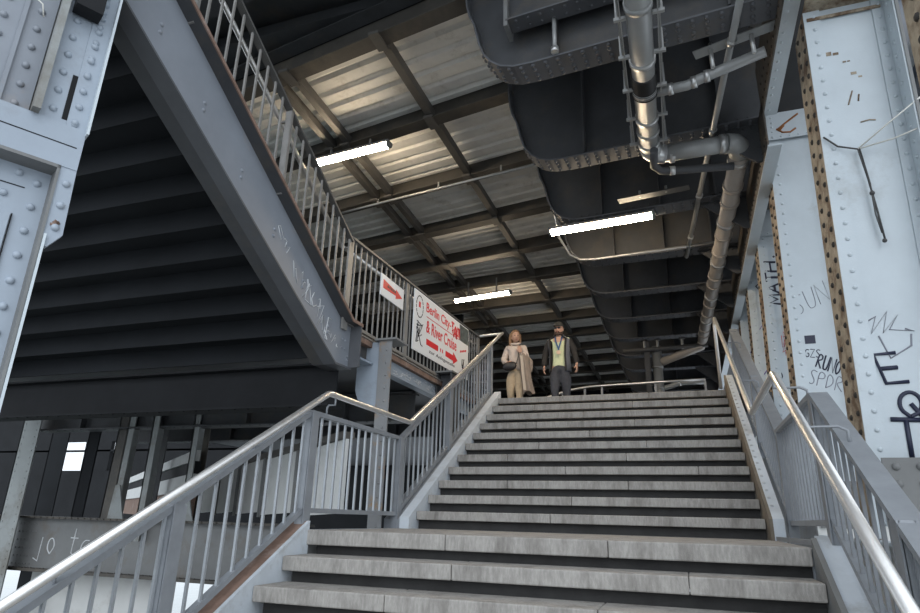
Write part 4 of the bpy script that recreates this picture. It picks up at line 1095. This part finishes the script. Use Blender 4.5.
def hand_chain(b, wrist, d, palm_n, thumb_dir, s=1.0, curl=.5):
    """palm and five unequal bent fingers; d = pointing direction, palm_n = way the palm faces"""
    d = d.normalized(); palm_n = (palm_n - d*palm_n.dot(d)).normalized(); side = thumb_dir - d*thumb_dir.dot(d) - palm_n*thumb_dir.dot(palm_n); side.normalize()
    # palm as flattened tube
    for q in (-.026, -.009, .009, .026):
        b.tube([wrist+side*q*.5, wrist+d*.045*s+side*q*s, wrist+d*.092*s+side*q*1.05*s], [.017*s, .0165*s, .0125*s], 8)
    for q, L in ((.029, .072), (.010, .080), (-.010, .074), (-.029, .058)):
        p0 = wrist + d*.085*s + side*q*s; L *= s
        a1, a2, a3 = curl*.5, curl*1.2, curl*1.7
        p1 = p0 + (d*math.cos(a1)+palm_n*math.sin(a1))*L*.45; p2 = p1 + (d*math.cos(a2)+palm_n*math.sin(a2))*L*.32; p3 = p2 + (d*math.cos(a3)+palm_n*math.sin(a3))*L*.25
        b.tube([p0, p1, p2, p3], [.0095*s, .009*s, .0083*s, .006*s], 8)
    t0 = wrist + d*.022*s + side*.022*s; t1 = t0 + (d*.6+side*.75+palm_n*.25).normalized()*.042*s; t2 = t1 + (d*.85+side*.35+palm_n*.4).normalized()*.032*s; t3 = t2 + (d*.9+palm_n*.45).normalized()*.024*s
    b.tube([t0, t1, t2, t3], [.015*s, .0125*s, .0105*s, .007*s], 8)

def person(base, lab, female, shoulder, elbows, wrists, hands, hips, knees, ankles, neck, head, tilt, shade):
    """all coordinates relative to base (feet); left/right as seen in the picture (index 0 = picture left)"""
    t = thing('person', base, lab, 'person')
    B = V(*base); W = Matrix.Translation(B)
    f = .92 if female else 1.0
    pel = (hips[0]+hips[1])/2 + V(0,0,.05); waist = pel + V(0,.0,.17); chest = waist + V(0,.0,.17); nb = (shoulder[0]+shoulder[1])/2 + V(0,0,.03)
    N = {'pel': (pel, .145*f, .105*f), 'waist': (waist, .128*f, .092*f), 'chest': (chest, .148*f, .105*f), 'nb': (nb, .085*f, .075*f), 'neck': (neck, .052*f, .054*f), 'head': (head-V(0,0,.03), .058, .066)}
    Ed = [('pel','waist'), ('waist','chest'), ('chest','nb'), ('nb','neck'), ('neck','head')]
    for s in (0, 1):
        sg = -1 if s == 0 else 1
        N['sh%d'%s] = (shoulder[s], .056*f, .056*f); N['el%d'%s] = (elbows[s], .041*f, .041*f); N['fa%d'%s] = (elbows[s].lerp(wrists[s], .35), .041*f, .041*f); N['wr%d'%s] = (wrists[s], .025*f, .028*f)
        Ed += [('nb','sh%d'%s), ('sh%d'%s,'el%d'%s), ('el%d'%s,'fa%d'%s), ('fa%d'%s,'wr%d'%s)]
        N['hp%d'%s] = (hips[s], .092*f, .092*f); N['th%d'%s] = (hips[s].lerp(knees[s], .45), .080*f, .082*f); N['kn%d'%s] = (knees[s], .055*f, .057*f); N['cf%d'%s] = (knees[s].lerp(ankles[s], .3)+V(0,.012,0), .055*f, .058*f); N['an%d'%s] = (ankles[s], .036, .04)
        N['ft%d'%s] = (ankles[s]+V(sg*.012, -.07, -.055), .04, .03); N['to%d'%s] = (ankles[s]+V(sg*.02, -.15, -.062), .038, .022)
        Ed += [('pel','hp%d'%s), ('hp%d'%s,'th%d'%s), ('th%d'%s,'kn%d'%s), ('kn%d'%s,'cf%d'%s), ('cf%d'%s,'an%d'%s), ('an%d'%s,'ft%d'%s), ('ft%d'%s,'to%d'%s)]
    hb = MB()
    for s in (0, 1): hand_chain(hb, wrists[s], *hands[s])
    body = merge([skin(N, Ed, 'pel', 2), head_mesh(head, tilt), mbmesh(hb)], .007, 2)
    link('body', xform(body, W), 'skin', t)
    # eyes and mouth
    b = MB()
    for sx in (-1, 1): b.ball((sx*.031, -.086, .002), (.012, .008, .007), 10, 6)
    me = mbmesh(b); me.transform(W @ Matrix.Translation(head) @ tilt); link('eyes', me, 'eye', t)
    b = MB(); b.ball((0, -.101, -.068), (.020, .006, .006), 10, 6)
    me = mbmesh(b); me.transform(W @ Matrix.Translation(head) @ tilt); link('mouth', me, 'lips', t)
    # trousers
    NT = {k: (p, rx+.034, ry+.034) for k, (p, rx, ry) in N.items() if k in ('pel',) or k[:2] in ('hp','th')}
    NT['top'] = (pel+V(0,0,.09), .140*f+(.006 if female else .022), .10*f+(.008 if female else .022))
    ET = [('top','pel')]
    for s in (0, 1):
        NT['kn%d'%s] = (knees[s], .072*f, .074*f); NT['cf%d'%s] = (knees[s].lerp(ankles[s], .35), .068*f, .070*f); NT['an%d'%s] = (ankles[s]+V(0,.0,.03), .060, .064)
        ET += [('pel','hp%d'%s), ('hp%d'%s,'th%d'%s), ('th%d'%s,'kn%d'%s), ('kn%d'%s,'cf%d'%s), ('cf%d'%s,'an%d'%s)]
    link('trousers', xform(merge([skin(NT, ET, 'pel', 2)], .009, 3, .022), W), 'beige' if female else 'denim', t)
    for s in (0, 1):
        b = MB(); a = ankles[s]; sg = -1 if s == 0 else 1
        NS = {'h': (a+V(0,.03,-.05), .042, .036), 'm': (a+V(sg*.012,-.07,-.055), .046, .034), 'o': (a+V(sg*.02,-.165,-.066), .042, .024)}
        link('shoe', xform(skin(NS, [('h','m'),('m','o')], 'm', 2), W), 'shoe', t)
    return t, N, W, pel, waist, chest, nb

def cloth_top(N, pad, names, sleeves=True, low=None, sl_pad=None, cuff=.0, fold=.02):
    ND = {}; E = []
    for k in ('waist', 'chest', 'nb'): p, rx, ry = N[k]; ND[k] = (p, rx+pad, ry+pad)
    p, rx, ry = N['pel']; ND['hem'] = (p+V(0,0,(low or 0)), rx+pad, ry+pad)
    E = [('hem','waist'), ('waist','chest'), ('chest','nb')]
    sp = pad if sl_pad is None else sl_pad
    for s in (0, 1):
        p, rx, ry = N['sh%d'%s]
        if sleeves is None: continue
        ND['sh%d'%s] = (p, rx+sp, ry+sp); E.append(('nb','sh%d'%s))
        if sleeves:
            p, rx, ry = N['el%d'%s]; ND['el%d'%s] = (p, rx+sp*1.3, ry+sp*1.3)
            w = N['wr%d'%s][0]; q = p.lerp(w, .5); ND['fo%d'%s] = (q, .042+sp, .042+sp); ND['cu%d'%s] = (p.lerp(w, .93), .032+sp, .034+sp)
            E += [('sh%d'%s,'el%d'%s), ('el%d'%s,'fo%d'%s), ('fo%d'%s,'cu%d'%s)]
        else:
            p2 = N['el%d'%s][0]; ND['el%d'%s] = (p.lerp(p2, .45), rx+sp, ry+sp); E.append(('sh%d'%s,'el%d'%s))
    return merge([skin(ND, E, 'waist', 2)], .009, 3, fold)

def shell(rings, a0, a1, n=28, th=.012):
    """open garment: rings = (centre, rx, ry); angle 0 faces the viewer (-y), going round by the picture's right"""
    vs = []; fs = []; m = len(rings)
    for off in (0, th):
        for c, rx, ry in rings:
            for j in range(n+1):
                a = a0+(a1-a0)*j/n
                fold = 1+.03*math.sin(a*9+c.z*14)
                vs.append(c + V(math.sin(a)*(rx+off)*fold, -math.cos(a)*(ry+off)*fold, 0))
    k = n+1; h = m*k
    for i in range(m-1):
        for j in range(n):
            a = i*k+j; fs.append((a, a+1, a+k+1, a+k)); fs.append((h+a, h+a+k, h+a+k+1, h+a+1))
    for j in range(n):
        fs.append((j, h+j, h+j+1, j+1)); a = (m-1)*k+j; fs.append((a, a+1, h+a+1, h+a))
    for i in range(m-1):
        a = i*k; fs.append((a, a+k, h+a+k, h+a)); a = i*k+n; fs.append((a, h+a, h+a+k, a+k))
    b = MB(); b.add(vs, fs, True); return b

def man():
    base = (.52, 5.0, 1.757)
    sh = [V(-.19, .01, 1.43), V(.185, .01, 1.43)]
    el = [V(-.275, .04, 1.155), V(.275, .03, 1.16)]
    wr = [V(-.275, -.07, .935), V(.305, -.06, .95)]
    hands = [(V(.02,-.25,-1), V(1,.1,0), V(.2,-1,0), 1.0, .55), (V(.05,-.25,-1), V(-1,.1,0), V(-.2,-1,0), 1.0, .55)]
    hips = [V(-.09, 0, .90), V(.09, 0, .90)]; kn = [V(-.085, -.10, .50), V(.10, .02, .49)]; an = [V(-.08, -.02, .10), V(.10, .20, .12)]
    an = [V(-.085, -.10, .085), V(.10, .12, .105)]
    tilt = Matrix.Rotation(.12, 4, 'X') @ Matrix.Rotation(-.1, 4, 'Z')
    neck = V(0, -.01, 1.525); head = V(0, -.03, 1.645)
    t, N, W, pel, waist, chest, nb = person(base, 'bearded man in a dark cap, grey vest and pale green shirt at the top step', False, sh, el, wr, hands, hips, kn, an, neck, head, tilt, None)
    link('shirt', xform(cloth_top(N, .016, None, False, -.06, -.004, 0, .018), W), 'tee', t)
    # black sleeves
    b = MB(); meshes = []
    for s in (0, 1):
        w = wr[s]; e = el[s]
        meshes.append(skin({'a': (sh[s]+V(.055 if s == 0 else -.055,0,.022), .097, .098), 'b': (sh[s].lerp(e,.5), .068, .07), 'c': (e, .062, .064), 'd': (e.lerp(w,.5), .058, .058), 'e': (e.lerp(w,.95), .047, .05)}, [('a','b'),('b','c'),('c','d'),('d','e')], 'c', 2))
    link('sleeves', xform(merge(meshes, .009, 2, .03), W), 'jacket', t)
    # open vest: black inner edge + slate outer shell
    ring = lambda c, rx, ry: (c, rx, ry)
    rings = [(pel+V(0,0,-.10), .185, .145), (pel+V(0,0,.06), .178, .138), (waist, .170, .132), (chest, .182, .140), (chest+V(0,0,.11), .200, .130), (nb+V(0,0,-.015), .200, .105), (nb+V(0,0,.03), .105, .09), (nb+V(0,.0,.075), .075, .075)]
    b = shell(rings, .70, 2*PI-.95, 36, .014); me = mbmesh(b)
    for p in me.polygons: p.use_smooth = True
    link('vest', xform(me, W), 'vest', t)
    b = MB()
    for a in (.68, 2*PI-.93):
        pts = [c+V(math.sin(a)*(rx+.012), -math.cos(a)*(ry+.012), 0) for c, rx, ry in rings]
        b.tube(pts, .016, 8)
    link('vest_edge', xform(mbmesh(b), W), 'jacket', t)
    # cap: crown and peak
    b = MB(); b.ball((0, .006, .052), (.086, .106, .082), 24, 14); b.v = [V(v.x, v.y, max(v.z, .036)) for v in b.v]
    me = mbmesh(b); me.transform(W @ Matrix.Translation(head) @ tilt); cap = link('cap', me, 'cap', t)
    for p in me.polygons: p.use_smooth = True
    b = MB(); n = 12
    b.prism([(math.sin(-1.15+2.3*k/n)*.078, -math.cos(-1.15+2.3*k/n)*.095-.0) for k in range(n+1)] + [(math.sin(1.15-2.3*k/n)*.085, -.065-math.cos(1.15-2.3*k/n)*.105) for k in range(n+1)], (0,0,.036), (1,0,0), (0,1,-.0), (0,0,1), .008)
    me = mbmesh(b); me.transform(W @ Matrix.Translation(head) @ tilt); link('peak', me, 'cap', cap)
    # beard, hair, sunglasses
    b = MB()
    for k in range(11):
        a = -1.25+2.5*k/10; b.ball((math.sin(a)*.066, -.012-math.cos(a)*.078, -.080-.026*math.cos(a)), (.02, .02, .026), 8, 6)
    for k in range(5): b.ball((-.022+k*.011, -.103+abs(k-2)*.003, -.056), (.010, .007, .006), 8, 6)
    for sx in (-1, 1): b.ball((sx*.026, -.095, -.073), (.010, .01, .02), 8, 6)
    me = merge([mbmesh(b)], .005, 2); me.transform(W @ Matrix.Translation(head) @ tilt); link('beard', me, 'beard', t)
    b = MB(); b.ball((0, .035, -.01), (.080, .075, .075), 16, 10); b.v = [V(v.x, v.y if v.y > -.0 else v.y*.2, v.z) for v in b.v]
    me = mbmesh(b); me.transform(W @ Matrix.Translation(head) @ tilt); link('hair', me, 'beard', t)
    b = MB()
    for sx in (-1, 1): b.ball((sx*.031, -.099, .004), (.026, .007, .018), 14, 8)
    b.bar((-.012, -.103, .008), (.012, -.103, .008), .005, .005)
    for sx in (-1, 1): b.bar((sx*.056, -.094, .008), (sx*.080, .01, .004), .004, .006)
    me = mbmesh(b); me.transform(W @ Matrix.Translation(head) @ tilt); link('sunglasses', me, 'leather', t)
    # medal on a blue ribbon: hangs from him, so a thing of its own
    m = thing('medal', (.52, 4.86, 2.98), 'bronze medal on a blue ribbon round the bearded man\'s neck', 'medal')
    b = MB(); c = V(*base)
    b.ribbon([c+V(-.075, -.085, 1.475), c+V(-.06, -.125, 1.40), c+V(-.03, -.148, 1.30), c+V(.0, -.152, 1.215)], (.028, 0, 0), .004)
    b.ribbon([c+V(.05, -.085, 1.475), c+V(.04, -.125, 1.40), c+V(.015, -.150, 1.30), c+V(-.01, -.156, 1.215)], (.028, 0, 0), .004)
    b.build('ribbon', 'lanyard', m)
    b = MB(); b.tube([c+V(.008, -.150, 1.175), c+V(.008, -.160, 1.175)], .036, 20); b.build('disc', 'bronze', m)

def woman():
    base = (-.28, 4.95, 1.757)
    sh = [V(-.155, .02, 1.345), V(.15, .0, 1.345)]
    el = [V(-.235, .02, 1.09), V(.22, -.03, 1.10)]
    wr = [V(-.13, -.15, 1.025), V(.13, -.17, 1.20)]
    hands = [(V(1,-.35,-.25), V(0,.9,-.3), V(.1,-.2,1), .9, .5), (V(-.25,-.15,1), V(0,.6,.2), V(-1,-.2,-.1), .9, .7)]
    hips = [V(-.085, 0, .86), V(.085, 0, .86)]; kn = [V(-.09, -.03, .47), V(.085, -.09, .475)]; an = [V(-.10, .10, .11), V(.085, -.06, .085)]
    tilt = Matrix.Rotation(.10, 4, 'X') @ Matrix.Rotation(.45, 4, 'Z') @ Matrix.Rotation(.05, 4, 'Y')
    neck = V(.005, .0, 1.43); head = V(.0, -.02, 1.545)
    t, N, W, pel, waist, chest, nb = person(base, 'woman in a cream top and beige trousers walking down beside the bearded man', True, sh, el, wr, hands, hips, kn, an, neck, head, tilt, None)
    link('top', xform(cloth_top(N, .018, None, True, -.02, .016, 0, .03), W), 'cream', t)
    b = MB(); b.tube([nb+V(math.sin(a)*.075, -math.cos(a)*.07-.01, .035+.02*math.cos(a+PI)) for a in [2*PI*k/18 for k in range(19)]], .024, 8); link('collar', xform(merge([mbmesh(b)], .007, 2), W), 'cream', t)
    # hair: cap of hair and lengths falling to the shoulders
    b = MB(); b.ball((0, .022, .030), (.092, .108, .105), 22, 14)
    b.v = [V(v.x, v.y if not (v.y < -.045 and v.z < .07) else -.045, v.z) for v in b.v]
    for k in range(13):
        a = -1.75+3.5*k/12
        x = math.sin(a)*.082; y = .03+math.cos(a)*.07
        b.tube([V(x*.95, y, .05), V(x*1.1, y+.005, -.04), V(x*1.15, y+.005, -.11), V(x*1.05+(.01 if k % 2 else -.01), y-.005, -.18-.02*(k % 3))], [.03, .03, .026, .012], 8)
    me = merge([mbmesh(b)], .006, 2); me.transform(W @ Matrix.Translation(head) @ tilt); link('hair', me, 'hair', t)
    # bag on a strap: hangs from her
    g = thing('shoulder_bag', (-.36, 4.76, 2.7), 'small black crossbody bag on a strap, held in front of the woman in cream', 'bag')
    c = V(*base)
    b = MB(); b.ball((0,0,0), (.135, .05, .095), 20, 12); b.v = [V(v.x*(1.0 if v.z < 0 else .95), v.y, min(v.z, .06)) for v in b.v]
    me = mbmesh(b); me.transform(Matrix.Translation(c+V(-.07, -.185, .96)) @ Matrix.Rotation(-.12, 4, 'Y'))
    for p in me.polygons: p.use_smooth = True
    link('pouch', me, 'leather', g)
    b = MB(); b.ribbon([c+V(.05, -.19, .99), c+V(.075, -.165, 1.12), c+V(.08, -.15, 1.24), c+V(.085, -.10, 1.345), c+V(.08, -.01, 1.40), c+V(.02, .09, 1.34)], (.02, 0, 0), .006); b.build('strap', 'leather', g)
    # coat over her forearm: held, so a thing of its own
    k = thing('coat', (.0, 4.8, 2.3), 'taupe coat draped over the arm of the woman in cream, hanging to her knees', 'coat')
    b = MB(); n = 26; rows = [(1.17, .08, .15, -.10, .06), (1.10, .07, .18, -.12, .08), (.95, .09, .20, -.12, .08), (.75, .11, .225, -.11, .085), (.58, .125, .25, -.10, .09), (.47, .14, .28, -.09, .09)]
    vs = []; fs = []
    for z, x0, x1, yc, ry in rows:
        cx = .05+(x0+x1)/2; rx = (x1-x0)/2+.035
        for j in range(n):
            a = 2*PI*j/n; f = 1+.13*math.sin(a*6+z*3)*(1.2-z)
            vs.append(c+V(cx+math.cos(a)*rx*f, yc+math.sin(a)*ry*f, z+.03*math.sin(a*3)))
    for i in range(len(rows)-1):
        for j in range(n): fs.append((i*n+j, i*n+(j+1)%n, (i+1)*n+(j+1)%n, (i+1)*n+j))
    fs.append(tuple(range(n))); b.add(vs, fs, True); me = mbmesh(b)
    for p in me.polygons: p.use_smooth = True
    o = link('body_cloth', me, 'coat', k); m = o.modifiers.new('Sub', 'SUBSURF'); m.levels = 2; m.render_levels = 2
    me = skin({'a': (c+V(.20,-.03,1.14), .055, .05), 'b': (c+V(.27,-.03,1.12), .055, .05), 'c': (c+V(.285,-.03,1.0), .05, .045), 'd': (c+V(.275,-.04,.84), .045, .04)}, [('a','b'),('b','c'),('c','d')], 'b', 2); link('sleeve', me, 'coat', k)
    b = MB(); b.ribbon([c+V(.13,-.21,1.13), c+V(.15,-.225,.95), c+V(.165,-.215,.75), c+V(.19,-.21,.5)], (.05, .01, 0), .012); b.build('lining', 'coatlining', k, 0, 'paler strip of lining')
man(); woman()

# ------------------------------------------------------------------ light
wd = bpy.data.worlds.new('overcast_sky'); S.world = wd; wd.use_nodes = True
bg = wd.node_tree.nodes['Background']; bg.inputs['Color'].default_value = (.85, .92, 1.0, 1); bg.inputs['Strength'].default_value = 1.25
sun = bpy.data.lights.new('soft_daylight', 'SUN'); sun.energy = 1.2; sun.angle = math.radians(60); sun.color = (.93, .96, 1.0)
so = bpy.data.objects.new('soft_daylight', sun); C.objects.link(so)
so.rotation_euler = Vector((-.25, .85, -.55)).to_track_quat('-Z', 'Y').to_euler()
S.view_settings.view_transform = 'Standard'; S.view_settings.look = 'None'; S.view_settings.gamma = 1; S.view_settings.use_curve_mapping = False
S.view_settings.exposure = .25
